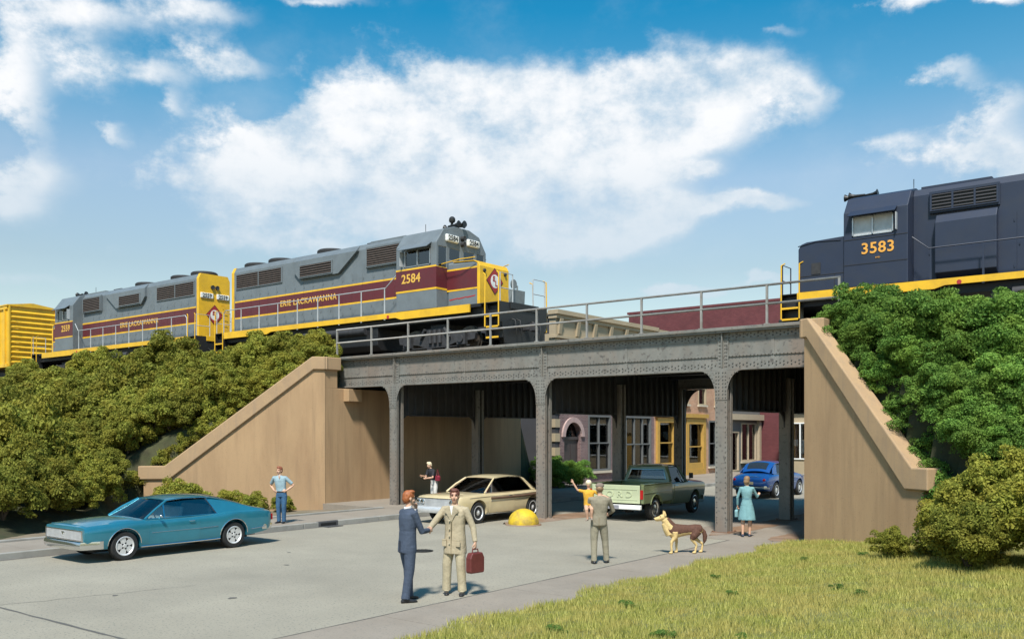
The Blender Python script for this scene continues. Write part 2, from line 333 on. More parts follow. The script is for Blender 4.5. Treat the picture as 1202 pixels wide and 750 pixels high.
def remesh(mb_list, voxel, smooth=2, fac=.5):
    big = MB()
    for mb in mb_list: big.add(mb.v, mb.f)
    me = big.mesh('r'); o = bpy.data.objects.new('r', me); COL.objects.link(o)
    md = o.modifiers.new('r', 'REMESH'); md.mode = 'VOXEL'; md.voxel_size = voxel; md.use_smooth_shade = True
    if smooth: s = o.modifiers.new('s', 'SMOOTH'); s.iterations = smooth; s.factor = fac
    dg = bpy.context.evaluated_depsgraph_get(); out = bpy.data.meshes.new_from_object(o.evaluated_get(dg)); bpy.data.objects.remove(o)
    return out
def paint_by_nearest(me, parts):
    """parts: list of (MB, material index)"""
    groups = {}
    for mb, k in parts: groups.setdefault(k, []).append(mb)
    trees = []
    for k, l in groups.items():
        vs = []; fs = []
        for mb in l: o = len(vs); vs += mb.v; fs += [[i+o for i in f] for f in mb.f]
        trees.append((k, BVHTree.FromPolygons([Vector(v) for v in vs], fs)))
    for p in me.polygons:
        best = 9; bi = 0
        for k, t in trees:
            r = t.find_nearest(p.center, best)
            if r[3] is not None and r[3] < best: best = r[3]; bi = k
        p.material_index = bi; p.use_smooth = True

# ------------------------------------------------------------------ ground, road, pavements
def sheet(name, pts, z, m):
    me = bpy.data.meshes.new(name); me.from_pydata([(x, y, z) for x, y in pts], [], [list(range(len(pts)))]); return struct(link(me, name, m))
m_field = mat('field_grass', (.10, .11, .035), .95, var=.3, scale=.4, dirt=(.13, .11, .05), dscale=.1)
g = sheet('ground', [(-900,-400),(900,-400),(900,1200),(-900,1200)], -.30, m_field)
sheet('road', [(-21.1,-60),(-10.1,-60),(-10.1,34.5),(60,34.5),(60,58.3),(-21.1,58.3)], 0, m_road)
# near pavement, flush with the road, joints cut across it
def pavement(name, x0, x1, y0, y1, z, step, m=m_walk, base=-.3):
    b = MB(); y = y0
    while y < y1 - .01:
        e = min(y + step, y1); b.box(x0, x1, y, e - .012, base, z); y = e
    return struct(b.build(name, m))
pavement('pavement', -10.1, -8.55, -40, 22.0, .012, 3.1)
pavement('pavement', -12.1, -8.45, 22.0, 34.6, .012, 3.1)
pavement('pavement', -23.2, -21.25, -40, 22.3, .145, 2.6)
pavement('pavement', -26.6, -21.25, 22.3, 58, .145, 3.0)
b = MB(); y = -40
while y < 58: b.box(-21.25, -21.1, y, y + 2.98, -.3, .15); y += 3
b.box(-23.36, -23.2, -40, 22.2, -.3, .20)
struct(b.build('curb', m_curb, bevel=.015))
# verge between the pavement and the left wing wall, falling away to the wall
me = bpy.data.meshes.new('verge'); me.from_pydata([(-23.36,-40,.12),(-23.36,22.4,.12),(-26.7,22.4,-.12),(-32,17.3,-.2),(-32,-40,-.2)], [], [[0,1,2,3,4]]); struct(link(me, 'verge', mat('verge_earth', (.20,.16,.11), .95, var=.2, scale=2, bump=.4, dirt=(.07,.075,.03), dscale=1.1, damt=.8)))
# island and earth round the column feet
def blob_sheet(name, cx, y0, y1, w, z, m, seed, h=.035):
    rnd = random.Random(seed); n = 28; L_ = []; Rr = []
    for i in range(n + 1):
        y = y0 + (y1 - y0) * i / n; e = min(1, math.sin(math.pi * (i + .25) / (n + .5)) * 3.2)
        L_.append((cx - w * e * (.85 + .3 * rnd.random()), y)); Rr.append((cx + w * e * (.85 + .3 * rnd.random()), y))
    vs = [(x, y, z) for x, y in L_] + [(cx, L_[i][1], z + h) for i in range(n + 1)] + [(x, y, z) for x, y in Rr]
    fs = []
    for i in range(n): fs += [(i, i+1, i+n+2, i+n+1), (i+n+1, i+n+2, i+2*n+3, i+2*n+2)]
    me = bpy.data.meshes.new(name); me.from_pydata(vs, [], fs)
    for p in me.polygons: p.use_smooth = True
    return struct(link(me, name, m))
blob_sheet('island', -17.3, 21.6, 35, .62, .004, m_rustdirt, 2, .06)
blob_sheet('dirt_patch', -10.95, 22.6, 34, .42, .016, m_rustdirt, 3, .01)
blob_sheet('dirt_patch', -9.1, 22.4, 28, .35, .016, m_rustdirt, 5, .01)
# seam across the carriageway and small cracks and oil spots
def seam(name, pts, w, m, z=.004):
    vs = []; fs = []
    for i, (x, y) in enumerate(pts):
        a = Vector(pts[max(i-1, 0)]); c = Vector(pts[min(i+1, len(pts)-1)]); t = (c - a).normalized(); nn = Vector((-t.y, t.x)) * w / 2 * (.6 + .8 * random.random())
        vs += [(x + nn.x, y + nn.y, z), (x - nn.x, y - nn.y, z)]
    for i in range(len(pts) - 1): fs.append((2*i, 2*i+1, 2*i+3, 2*i+2))
    me = bpy.data.meshes.new(name); me.from_pydata(vs, [], fs); return struct(link(me, name, m))
m_seam = mat('seam_tar', (.10, .095, .085), .9)
def wob(p, q, n=30, a=.03):
    return [(p[0] + (q[0]-p[0]) * i / n + random.uniform(-a, a), p[1] + (q[1]-p[1]) * i / n + random.uniform(-a, a)) for i in range(n + 1)]
seam('road_seam', wob((-21.1, 6.2), (-10.1, 6.2 + .2), 40, .012), .05, m_seam)
seam('road_seam', wob((-10.1, -20), (-10.1, 22), 90, .008), .03, m_seam, .016)
seam('road_seam', wob((-21.05, -20), (-21.05, 34), 120, .01), .09, mat('gutter_dirt', (.12, .11, .10), .95), .004)
seam('road_crack', wob((-16.5, 3.0), (-14.8, 9.5), 26, .05), .012, m_seam)
for (cx, cy, r_) in [(-13.2, 9.1, .07), (-15.6, 12.1, .06), (-15.0, 8.0, .05), (-17.2, 13.4, .05), (-12.4, 14.6, .05), (-18.7, 6.9, .06)]:
    me = MB().loft([[(cx + r_*(1+.3*math.sin(3*a+cx))*math.cos(a), cy + r_*(1+.3*math.cos(2*a+cy))*math.sin(a), .0045) for a in [2*math.pi*k/14 for k in range(14)]], [(cx, cy, .005)]*14], caps=False).mesh('oil_spot'); struct(link(me, 'oil_spot', m_seam))
# manhole in the road and kerb drain
t = thing('manhole_cover', 'small round dark iron cover set in the road behind the shaking hands', 'manhole cover', (-14.9, 15.5, .004)); t.scale = (.62, .62, 1)
b = MB(); b.lathe([(.0,0),(.42,0),(.42,.012),(.385,.012),(.38,.006),(0,.006)]); b.build('rim', m_blackpaint, t)
b = MB(); b.lathe([(0,.0065),(.37,.0065),(.37,.016),(0,.016)])
for i in range(-3, 4):
    for j in range(-3, 4):
        if i*i+j*j < 12: b.cbox(i*.1, j*.1, .019, .05, .05, .006)
b.build('cover_plate', mat('cast_iron', (.05, .048, .045), .6, metal=.5), t)
t = thing('storm_drain', 'dark storm drain inlet cut into the left kerb beside the standing man', 'drain', (-21.12, 17.9, .0)); t.scale = (.8, .7, 1)
b = MB(); b.box(-.12, .03, -.55, .55, .004, .16); b.build('inlet_box', mat('drain_iron', (.09, .09, .095), .6, metal=.3), t, bevel=.02)
b = MB(); b.box(.031, .036, -.42, .42, .03, .11)
b.build('opening', m_black, t)
b = MB()
for i in range(7): b.box(.05, .42, -.40 + i*.12, -.35 + i*.12, .004, .02)
b.box(.04, .06, -.42, .42, .004, .024); b.box(.41, .43, -.42, .42, .004, .024); b.build('grate', mat('drain_iron', (.09, .09, .095)), t)

# ------------------------------------------------------------------ embankments (terrain)
def side(p, a, c):   # >0 when p lies left of a->c
    return ((c[0]-a[0])*(p[1]-a[1]) - (c[1]-a[1])*(p[0]-a[0])) / math.hypot(c[0]-a[0], c[1]-a[1])
WL = ((-26.6, 22.37), (-30.8, 17.3)); WR = ((-8.25, 22.4), (-4.86, 20.49))
def back(v): return max(-.25, 5.4 - 2.6 * max(0, v - 34.4))
def zleft(u, v):
    zt = min(5.4, 5.4 - .62 * (23.0 - v), back(v))
    if v > 17.3:
        if u > -31.5 or True:
            if v < 23.0 and side((u, v), WL[0], WL[1]) > -.46: return -.25      # road side of the wing wall
        if v >= 22.8 and u > -27.0: return -.25
        return zt
    d = (-24.3 - u) if v < 10 else side((u, v), (-24.3, 10), (-30.8, 17.3))
    if v < 10: d = -24.3 - u
    if d <= 0: return -.25
    return max(-.2, min(max(zt, .30 * d), 1.1 * d, 4.6))
def zright(u, v):
    zg = .04 + .055 * max(0, u + 8.55) + .02 * max(0, v - 12) * max(0, min(1, (u + 8.5) / 3))
    zt = min(5.4, 5.4 - 1.3 * (23.0 - v), back(v))
    if v > 20.4 and side((u, v), WR[0], WR[1]) < .46 and v < 22.9: return zg
    if v >= 22.6 and u < -8.1: return -.25
    if v <= 20.4: return max(zg, min(zt, 1.4 * max(0, u + 4.9) + zg))
    return max(zt, zg)
def hill(name, f, u0, u1, v0, v1, step, m, m2=None):
    nu = int((u1-u0)/step) + 1; nv = int((v1-v0)/step) + 1; vs = []; fs = []; rnd = random.Random(4)
    for i in range(nu):
        for j in range(nv):
            u, v = u0 + i*step, v0 + j*step; z = f(u, v)
            vs.append((u, v, z + (rnd.uniform(-.02, .02) if z > 0 else 0)))
    for i in range(nu-1):
        for j in range(nv-1): fs.append((i*nv+j, (i+1)*nv+j, (i+1)*nv+j+1, i*nv+j+1))
    me = bpy.data.meshes.new(name); me.from_pydata(vs, [], fs)
    o = link(me, name, [m, m2] if m2 else m)
    for p in me.polygons:
        p.use_smooth = True
        if m2 and p.center.z > .95: p.material_index = 1
    return struct(o)
hill('embankment', zleft, -95, -23.6, -6, 46, .3, m_soil)
m_lawn = mat('lawn_soil', (.16, .16, .05), .95, var=.3, scale=3, bump=.5, bscale=40, dirt=(.10, .11, .03), dscale=2.2, damt=.8)
hill('lawn_bank', zright, -8.5, 26, -2, 46, .3, m_lawn, m_soil)

# ------------------------------------------------------------------ abutments and wing walls
def wing(parent, A, B, ze, s0, flat, ang_off, mirror):
    L_ = math.hypot(B[0]-A[0], B[1]-A[1]); th = math.atan2(B[1]-A[1], B[0]-A[0])
    T = Matrix.Translation((A[0], A[1], 0)) @ Matrix.Rotation(th, 4, 'Z')
    dy = -1 if mirror else 1         # which local side is the back
    top = [(-.12, 5.66), (s0, 5.66), (L_ - flat, ze), (L_, ze)]
    k = (5.66 - ze) / (L_ - flat - s0); h = .48; hv = h * math.hypot(1, k)
    low = [(-.12, 5.66 - h), (s0 - .05, 5.66 - h), (L_ - flat - (hv - h) / k * 1.0, ze - h + .0), (L_, ze - h)]
    b = MB(); b.T = T; poly = top + low[::-1]; b.prism(poly, -dy * .09, dy * .36, 'y'); b.build('coping', m_conc_cap, parent, bevel=.03)
    b = MB(); b.T = T; poly = [(-.03, -.4), (-.03, 5.66 - h + .02), (low[1][0], low[1][1] + .02), (low[2][0], low[2][1] + .02), (L_ - .18, low[3][1] + .02), (L_ - .18, -.4)]
    b.prism(poly, 0, dy * .30, 'y'); b.build('wing_wall', m_conc, parent)
t = thing('abutment', 'tan concrete bridge abutment and sloping wing wall behind the man with hands on hips', 'abutment', (0,0,0))
wing(t, WL[0], WL[1], 1.6, .45, .9, 0, True)
b = MB(); b.box(-27.6, -26.6, 22.37, 34.5, -.4, 4.5); b.box(-28.6, -27.6, 22.9, 34.5, -.4, 5.3); b.build('abutment_wall', m_conc, t, bevel=.02)
b = MB(); b.box(-28.6, -26.602, 22.372, 23.0, 4.5, 5.18); b.build('corner_pier', m_conc, t)
b = MB(); b.box(-28.7, -26.5, 22.28, 23.12, 5.18, 5.66); b.build('coping', m_conc_cap, t, bevel=.03)
for yy in (23.65, 28.3, 33.0): b = MB(); b.box(-26.6, -26.3, yy - .35, yy + .35, 4.0, 4.48); b.build('bearing_ledge', m_conc, t, bevel=.02)
t = thing('abutment', 'tan concrete bridge abutment with steep wing wall next to the bright green bank', 'abutment', (0,0,0))
wing(t, WR[0], WR[1], 2.05, .18, .42, 0, False)
b = MB(); b.box(-8.25, -7.3, 22.4, 34.5, -.4, 4.5); b.box(-7.3, -6.4, 23.4, 34.5, -.4, 5.2); b.build('abutment_wall', m_conc, t, bevel=.02)
b = MB(); b.box(-8.248, -7.8, 22.402, 23.0, 4.5, 5.18); b.build('corner_pier', m_conc, t)
b = MB(); b.box(-8.34, -7.75, 22.32, 23.1, 5.18, 5.655); b.build('coping', m_conc_cap, t, bevel=.03)

# ------------------------------------------------------------------ bridge
BX0, BX1 = -28.2, -7.4; BENTS = (-24.06, -17.3, -11.03); ROWS = (23.66, 28.3, 33.0)
br = thing('railway_bridge', 'riveted grey steel plate girder railway bridge on columns over the street', 'bridge', (0,0,0))
def rivet(b, x, y, z, d, r=.026, axis='y'):
    """low dome whose base lies on the plate; d = outward sign"""
    n = 6; h = r * .75
    if axis == 'y':
        ring = [(x + r*math.cos(2*math.pi*k/n), y, z + r*math.sin(2*math.pi*k/n)) for k in range(n)]; r2 = [(x + r*.55*math.cos(2*math.pi*k/n), y + d*h, z + r*.55*math.sin(2*math.pi*k/n)) for k in range(n)]
    b.add(ring + r2, [tuple(range(n, 2*n))] + [(k, (k+1) % n, (k+1) % n + n, k + n) for k in range(n)])
def plate_girder(y, d, rivets=True):
    """d: outward sign of the face that shows"""
    b = MB(); b.box(BX0, BX1, y - .02, y + .02, 4.60, 5.60)                               # web
    b.box(BX0, BX1, y - .20, y + .20, 5.60, 5.65); b.box(BX0, BX1, y - .18, y + .18, 4.545, 4.60)   # flanges
    f = y + d * .02
    for z0, z1 in ((5.40, 5.598), (4.602, 4.80)): b.box(BX0, BX1, f, f + d * .016, z0, z1)           # angle legs
    b.box(BX0, BX1, f, f + d * .03, 4.93, 4.96)
    b.mi = 0
    for bx in BENTS:
        b.box(bx - .16, bx + .16, f + d*.016, f + d*.034, 4.61, 5.59)
        b.box(bx - .012, bx + .012, f + d*.034, f + d*.13, 4.61, 5.59)
    for mx in (-20.7, -14.2, -25.6, -9.6): b.box(mx - .05, mx + .05, f + d*.001, f + d*.014, 4.80, 5.40)
    if rivets:
        b.mi = 1; x = BX0 + 1.6; k = 0
        while x < BX1 - .6:
            if all(abs(x - q) > .17 for q in BENTS):
                for z in ((5.545, 5.455) if k % 2 == 0 else (5.50,)): rivet(b, x, f + d*.016, z, d)
                for z in ((4.745, 4.655) if k % 2 else (4.70,)): rivet(b, x, f + d*.016, z, d)
                rivet(b, x, f + d*.03, 4.945, d, .02)
            x += .105; k += 1
        for bx in BENTS:
            for z in [4.66 + .1*i for i in range(10)]:
                for s in (-.11, -.06, .06, .11): rivet(b, bx + s, f + d*.034, z, d, .022)
    return b.build('girder', [m_steel, m_rivet], br)
plate_girder(ROWS[0], -1); plate_girder(ROWS[2], 1, False)
def column(bx, y, front, dark):
    w, dp = .18, .17
    b = MB()
    for s in (-1, 1):
        yy = y + s * dp; b.box(bx - w, bx + w, yy - .012, yy + .012, .03, 4.545)         # flange plates
    b.box(bx - .012, bx + .012, y - dp + .012, y + dp - .012, .03, 4.545)
    for s in (-1, 1):
        for t_ in (-1, 1): b.box(bx + s*w - s*.03, bx + s*w - s*.002, y + t_*(dp-.012), y + t_*(dp - .10), .03, 4.545)
    if front:                                                                             # gusset with curved flares
        f = y - dp - .012
        pts = []
        for i in range(9):
            a = math.pi/2 * i/8; pts.append((bx + w + .45*(1 - math.cos(a)) + 0, 3.82 + .72*math.sin(a)))
        right = [(bx + w + .005, 3.72)] + pts; left = [(2*bx - x, z) for x, z in right][::-1]
        b.prism(right + left, f - .016, f - .001, 'y')
        b.mi = 1; z = .3
        while z < 3.7:
            for s in (-.13, .13): rivet(b, bx + s, f, z, -1, .02)
            z += .14
        z = 3.78
        while z < 4.5:
            for s in (-.14, -.06, .06, .14): rivet(b, bx + s, f - .016, z, -1, .022)
            z += .1
        for i in range(1, 8):
            a = math.pi/2 * i/8
            for s in (-1, 1): rivet(b, bx + s*(w + .45*(1-math.cos(a)) - .05), f - .016, min(4.48, 3.82 + .72*math.sin(a)), -1, .02)
    o = b.build('column', [m_steel_dk if dark else m_steel, m_rivet], br)
    p = MB(); p.box(bx - .27, bx + .27, y - .27, y + .27, -.1, .032)
    for s in (-1, 1):
        for t_ in (-1, 1): p.lathe([(0,.032),(.03,.032),(.03,.06),(0,.06)], (bx + s*.23, y + t_*.23, 0), n=6, smooth=False)
    p.build('base_plate', mat('rusty_steel', (.16, .085, .05), .9, var=.4), o)
for bx in BENTS:
    for k, y in enumerate(ROWS): column(bx, y, k == 0, False)
    # deep cross girder with curved haunches to each column
    b = MB(); z0 = 3.46; pts = [(ROWS[0] + .18, 5.2)]
    for k in range(2):
        a, c = ROWS[k] + .18, ROWS[k+1] - .18; r_ = .5
        pts += [(a, z0 - r_)] + [(a + r_*(1-math.cos(t_)), z0 - r_ + r_*math.sin(t_)) for t_ in (.4, .8, 1.2, 1.57)]
        pts += [(c - r_*(1-math.cos(t_)), z0 - r_ + r_*math.sin(t_)) for t_ in (1.57, 1.2, .8, .4)] + [(c, z0 - r_)]
        if k == 0: pts += [(c, 3.9), (ROWS[1] + .18, 3.9)]
    pts += [(ROWS[2] - .18, 5.2)]
    b.prism(pts, bx - .02, bx + .02, 'x'); b.box(bx - .16, bx + .16, ROWS[0] + .18, ROWS[2] - .18, 5.2, 5.24)
    b.box(bx - .14, bx + .14, ROWS[0] + .8, ROWS[1] - .8, z0 - .03, z0 + .01); b.box(bx - .14, bx + .14, ROWS[1] + .8, ROWS[2] - .8, z0 - .03, z0 + .01)
    y = ROWS[0] + .5
    while y < ROWS[2] - .4:
        if abs(y - ROWS[1]) > .2: b.box(bx - .12, bx + .12, y - .01, y + .01, z0 + .01, 5.19)
        y += .42
    b.build('cross_girder', m_steel_dk, br)
b = MB()
for y in (25.5, 27.7, 29.9, 32.1): b.box(BX0, BX1, y - .15, y + .15, 4.9, 4.93); b.box(BX0, BX1, y - .012, y + .012, 4.93, 5.25)
b.build('stringer', m_steel_dk, br)
b = MB(); b.box(BX0, BX1, ROWS[0] - .18, ROWS[2] + .18, 5.25, 5.30) if False else b.box(BX0, BX1, ROWS[0] + .03, ROWS[2] - .03, 5.26, 5.34); b.build('deck', m_steel_dk, br)
b = MB(); b.box(BX0, BX1, ROWS[0] - .24, ROWS[0] - .14, 5.65, 5.74); b.box(BX0, BX1, ROWS[2] + .14, ROWS[2] + .24, 5.65, 5.74); b.build('edge_curb', m_steel, br, bevel=.01)
# gusset corners of the far girder, seen against the street behind
for bx in BENTS:
    b = MB(); pts = []
    for i in range(9):
        a = math.pi/2 * i/8; pts.append((bx + .18 + .75*(1 - math.cos(a)), 3.6 + .94*math.sin(a)))
    right = [(bx + .18, 3.5)] + pts; left = [(2*bx - x, z) for x, z in right][::-1]; b.prism(right + left, ROWS[2] + .185, ROWS[2] + .2, 'y'); b.build('gusset', m_steel_dk, br)
def handrail(y, label, x0=-27.15, x1=-7.75, n=10):
    t = thing('handrail', label, 'railing', (0,0,0))
    for i in range(n + 1):
        x = x0 + (x1 - x0) * i / n; b = MB(); b.box(x - .028, x + .028, y - .028, y + .028, 5.74, 6.80); b.box(x - .07, x + .07, y - .05, y + .05, 5.74, 5.76); b.build('post', m_steel_rail, t)
    for z in (6.29, 6.80): b = MB(); b.tube([(x0 - .03, y, z), (x1 + .03, y, z)], .033, 8); b.build('rail', m_steel_rail, t)
m_steel_rail = mat('grey_rail_paint', (.30, .29, .27), .55, metal=.2, var=.15, dirt=(.2, .14, .1), dscale=2, damt=.5)
handrail(ROWS[0] - .19, 'grey two-rail steel railing along the near edge of the bridge')
handrail(ROWS[2] + .19, 'grey steel railing along the far edge of the bridge, behind the trains')
# ------------------------------------------------------------------ railway tracks
RZ = 5.78; T1, T2 = 26.6, 31.0
b = MB(); b.prism([(24.0, 5.33), (24.4, 5.50), (33.2, 5.50), (33.6, 5.33)] , -100, 45, 'x'); struct(b.build('ballast_bed', m_ballast))
def track(y, label):
    t = thing('railway_track', label, 'railway track', (0,0,0)); b = MB(); x = -98; rnd = random.Random(int(y))
    while x < 44: b.box(x - .12, x + .12, y - 1.3 + rnd.uniform(-.04, .04), y + 1.3 + rnd.uniform(-.04, .04), 5.40, 5.62); x += .55
    b.build('sleepers', m_tie, t)
    for s in (-.7525, .7525):
        b = MB(); b.prism([(y+s-.07, 5.622), (y+s+.07, 5.622), (y+s+.012, 5.65), (y+s+.012, 5.73), (y+s+.036, 5.74), (y+s+.036, RZ), (y+s-.036, RZ), (y+s-.036, 5.74), (y+s-.012, 5.73), (y+s-.012, 5.65)], -98, 44, 'x'); b.build('rail', m_rail, t)
track(T1, 'railway track carrying the grey and maroon locomotives'); track(T2, 'railway track carrying the dark blue locomotive')
# yellow concrete dome guarding the island
t = thing('bollard_dome', 'worn yellow concrete dome at the end of the island before the centre column', 'traffic dome', (-16.75, 21.85, 0))
b = MB(); prof = [(0.0,.0),(.46,.0),(.47,.06)] + [(.47*math.cos(a), .05 + .45*math.sin(a)) for a in [R(8*i) for i in range(1, 11)]] + [(0, .5)]; b.lathe(prof, n=32)
b.build('dome', mat('worn_yellow', (.62, .42, .02), .7, var=.1, bump=.3, bscale=30, dirt=(.20, .14, .06), dscale=4, damt=.95), t)
b = MB(); b.lathe([(0, 0.002), (.56, .002), (.54, .03), (0, .03)]); b.build('base', m_rustdirt, t)

# ------------------------------------------------------------------ buildings beyond the bridge
m_bpur = mat_brick('purple_brick', (.135, .075, .078), (.20, .12, .115), (.24, .20, .19))
m_borg = mat_brick('orange_brick', (.42, .20, .11), (.50, .26, .15), (.45, .36, .28))
m_bmar = mat_brick('maroon_brick', (.125, .032, .036), (.15, .042, .044), (.10, .03, .035), .23, .09)
m_cream = mat('cream_trim', (.40, .32, .21), .7, var=.1, scale=2, dirt=(.3, .24, .16), dscale=1)
m_yel = mat('ochre_trim', (.46, .275, .06), .6, var=.1, dirt=(.35, .2, .06), dscale=2)
m_slate = mat('dark_grey_render', (.045, .045, .05), .8, var=.1, scale=2)
m_grey = mat('grey_shopfront', (.12, .125, .125), .6, var=.1)
m_tan = mat('tan_shopfront', (.42, .34, .24), .7, var=.08)
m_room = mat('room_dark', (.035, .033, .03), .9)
m_paper = mat('poster_paper', (.6, .6, .58), .8, var=.2, scale=5)
m_lip = mat('stone_lintel', (.5, .44, .34), .8)
def facade(parent, x, y0, y1, z0, z1, ops, m, name='wall', th=.35):
    """wall in the plane x facing +x, rectangular openings (ya, yb, za, zb)"""
    ys = sorted({y0, y1, *[o[0] for o in ops], *[o[1] for o in ops]}); b = MB()
    for a, c in zip(ys, ys[1:]):
        mid = (a + c) / 2; hs = sorted([(o[2], o[3]) for o in ops if o[0] < mid < o[1]]); z = z0
        for h0, h1 in hs: 
            if h0 > z: b.box(x - th, x, a, c, z, h0)
            z = h1
        if z < z1: b.box(x - th, x, a, c, z, z1)
    return b.build(name, m, parent)
def facade_y(parent, y, x0, x1, z0, z1, ops, m, name='wall', th=.35):
    xs = sorted({x0, x1, *[o[0] for o in ops], *[o[1] for o in ops]}); b = MB()
    for a, c in zip(xs, xs[1:]):
        mid = (a + c) / 2; hs = sorted([(o[2], o[3]) for o in ops if o[0] < mid < o[1]]); z = z0
        for h0, h1 in hs:
            if h0 > z: b.box(a, c, y, y + th, z, h0)
            z = h1
        if z < z1: b.box(a, c, y, y + th, z, z1)
    return b.build(name, m, parent)
def window(parent, x, y0, y1, z0, z1, m, bars=(1, 1), rail=None, posters=0, seed=1, sill=True, fr=.10, proud=.05):
    b = MB(); xa, xb = x - .12, x + proud
    b.box(xa, xb, y0, y0 + fr, z0, z1); b.box(xa, xb, y1 - fr, y1, z0, z1); b.box(xa, xb - .002, y0 + fr, y1 - fr, z1 - fr, z1); b.box(xa, xb - .002, y0 + fr, y1 - fr, z0, z0 + fr)
    for i in range(1, bars[0]): yy = y0 + (y1-y0) * i / bars[0]; b.box(xa + .02, x + .01, yy - .035, yy + .035, z0 + fr, z1 - fr)
    for i in range(1, bars[1]): zz = z0 + (z1-z0) * i / bars[1]; b.box(xa + .03, x + .02, y0 + fr, y1 - fr, zz - .035, zz + .035)
    o = b.build('window', m, parent)
    p = MB(); p.box(x - .09, x - .08, y0 + fr, y1 - fr, z0 + fr, z1 - fr); p.build('pane', g_win, o)
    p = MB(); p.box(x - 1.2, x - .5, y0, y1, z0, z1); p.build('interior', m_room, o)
    if posters:
        rnd = random.Random(seed); p = MB()
        for i in range(posters):
            yy = rnd.uniform(y0 + .2, y1 - .6); zz = z0 + .25 + rnd.random() * (z1 - z0 - .3) * .6; p.box(x - .13 - i*.006, x - .125 - i*.006, yy, min(y1 - .15, yy + rnd.uniform(.15, .45)), zz, min(z1 - .2, zz + rnd.uniform(.15, .5)))
        p.build('window_display', m_paper, o)
    if sill: p = MB(); p.box(x - .1, x + .14, y0 - .08, y1 + .08, z0 - .12, z0 - .004); p.build('sill', m_lip, o)
    return o
def shell(parent, x0, x1, y0, y1, z1, m, ztop=None):
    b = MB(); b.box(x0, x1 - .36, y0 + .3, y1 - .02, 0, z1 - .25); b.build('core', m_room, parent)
def cornice(parent, x, y0, y1, z0, z1, m, n):
    b = MB(); b.box(x - .3, x + .10, y0, y1, z0, z1 - .42); b.box(x - .3, x + .34, y0 - .14, y1, z1 - .22, z1); b.box(x - .3, x + .22, y0 - .08, y1, z1 - .42, z1 - .22)
    b.box(x - .3, x + .2, y0 - .04, y1, z0 - .1, z0 + .02)
    o = b.build('cornice', m, parent)
    for i in range(n):
        yy = y0 + .3 + (y1 - y0 - .6) * i / (n - 1); c = MB(); c.prism([(x + .10, z0 + .1), (x + .18, z0 + .1), (x + .30, z1 - .45), (x + .30, z1 - .424), (x + .10, z1 - .424)], yy - .12, yy + .12, 'y'); c.build('bracket', m, o)
    return o
FX = -26.5
# corner building
t = thing('corner_building', 'purple brick corner building with arched doorway and cream bracketed cornice', 'building', (0,0,0))
ops = [(38.0, 39.5, .15, 3.35), (40.2, 42.4, .75, 3.75), (43.2, 46.9, .55, 3.75), (38.2, 39.3, 4.7, 6.8), (40.7, 41.8, 4.7, 6.8), (43.2, 44.3, 4.7, 6.8), (45.6, 46.7, 4.7, 6.8)]
facade(t, FX, 37.5, 47.3, 0, 7.65, ops, m_bpur)
b = MB()
for i in range(11): b.box(FX - .6, FX + .05, 37.14, 37.56, .2 + i*.72, .2 + i*.72 + .42)
b.build('quoin', m_cream, t)
facade_y(t, 37.2, -42, FX, 0, 8.9, [], m_slate); shell(t, -42, FX, 37.3, 47.3, 8.9, m_room)
b = MB(); b.box(-42, FX, 37.2, 47.3, 8.6, 8.72); b.build('roof', m_slate, t)
# arched doorway
b = MB(); c0, r_ = 38.75, .75; n = 14
arc = [(c0 + r_*math.cos(math.pi*i/n), 2.6 + r_*math.sin(math.pi*i/n)) for i in range(n+1)]; b.prism([(c0 + r_, 3.36)] + arc + [(c0 - r_, 3.36)], FX - .3, FX - .002, 'x')
b.build('arch_infill', m_bpur, t)
b = MB(); rings = []
for i in range(n+1):
    a = math.pi*i/n; rings.append([(FX + dx, c0 + (r_ + dr)*math.cos(a), 2.6 + (r_ + dr)*math.sin(a)) for dx, dr in ((.002, 0), (.10, 0), (.10, .26), (.002, .26))])
b.loft(rings, True, False); b.build('arch_surround', mat('pink_stone', (.42, .30, .28), .8), t)
d = MB(); d.box(FX - .25, FX - .20, 38.0, 39.5, .15, 2.5); d.box(FX - .2, FX - .17, 38.2, 38.65, .4, 2.2); d.box(FX - .2, FX - .17, 38.85, 39.3, .4, 2.2); d.box(FX - .22, FX - .12, 38.0, 39.5, 2.45, 2.6)
dd = d.build('door', mat('dark_door', (.05, .04, .04), .5), t); h = MB(); h.ell((FX - .13, 39.3, 1.25), .04, .04, .04); h.build('handle', m_chromer, dd)
p = MB(); p.prism([(c0 + r_*math.cos(math.pi*i/n), 2.6 + r_*math.sin(math.pi*i/n)) for i in range(n+1)], FX - .24, FX - .23, 'x'); p.build('fanlight', g_win, t)
window(t, FX, 40.2, 42.4, .75, 3.75, m_grey, (2, 2), posters=9, seed=3); window(t, FX, 43.2, 46.9, .55, 3.75, m_grey, (4, 2), posters=10, seed=5)
for y0 in (38.2, 40.7, 43.2, 45.6): window(t, FX, y0, y0 + 1.1, 4.7, 6.8, m_cream, (1, 2), fr=.07)
cornice(t, FX, 37.1, 47.3, 7.7, 9.0, m_cream, 7)
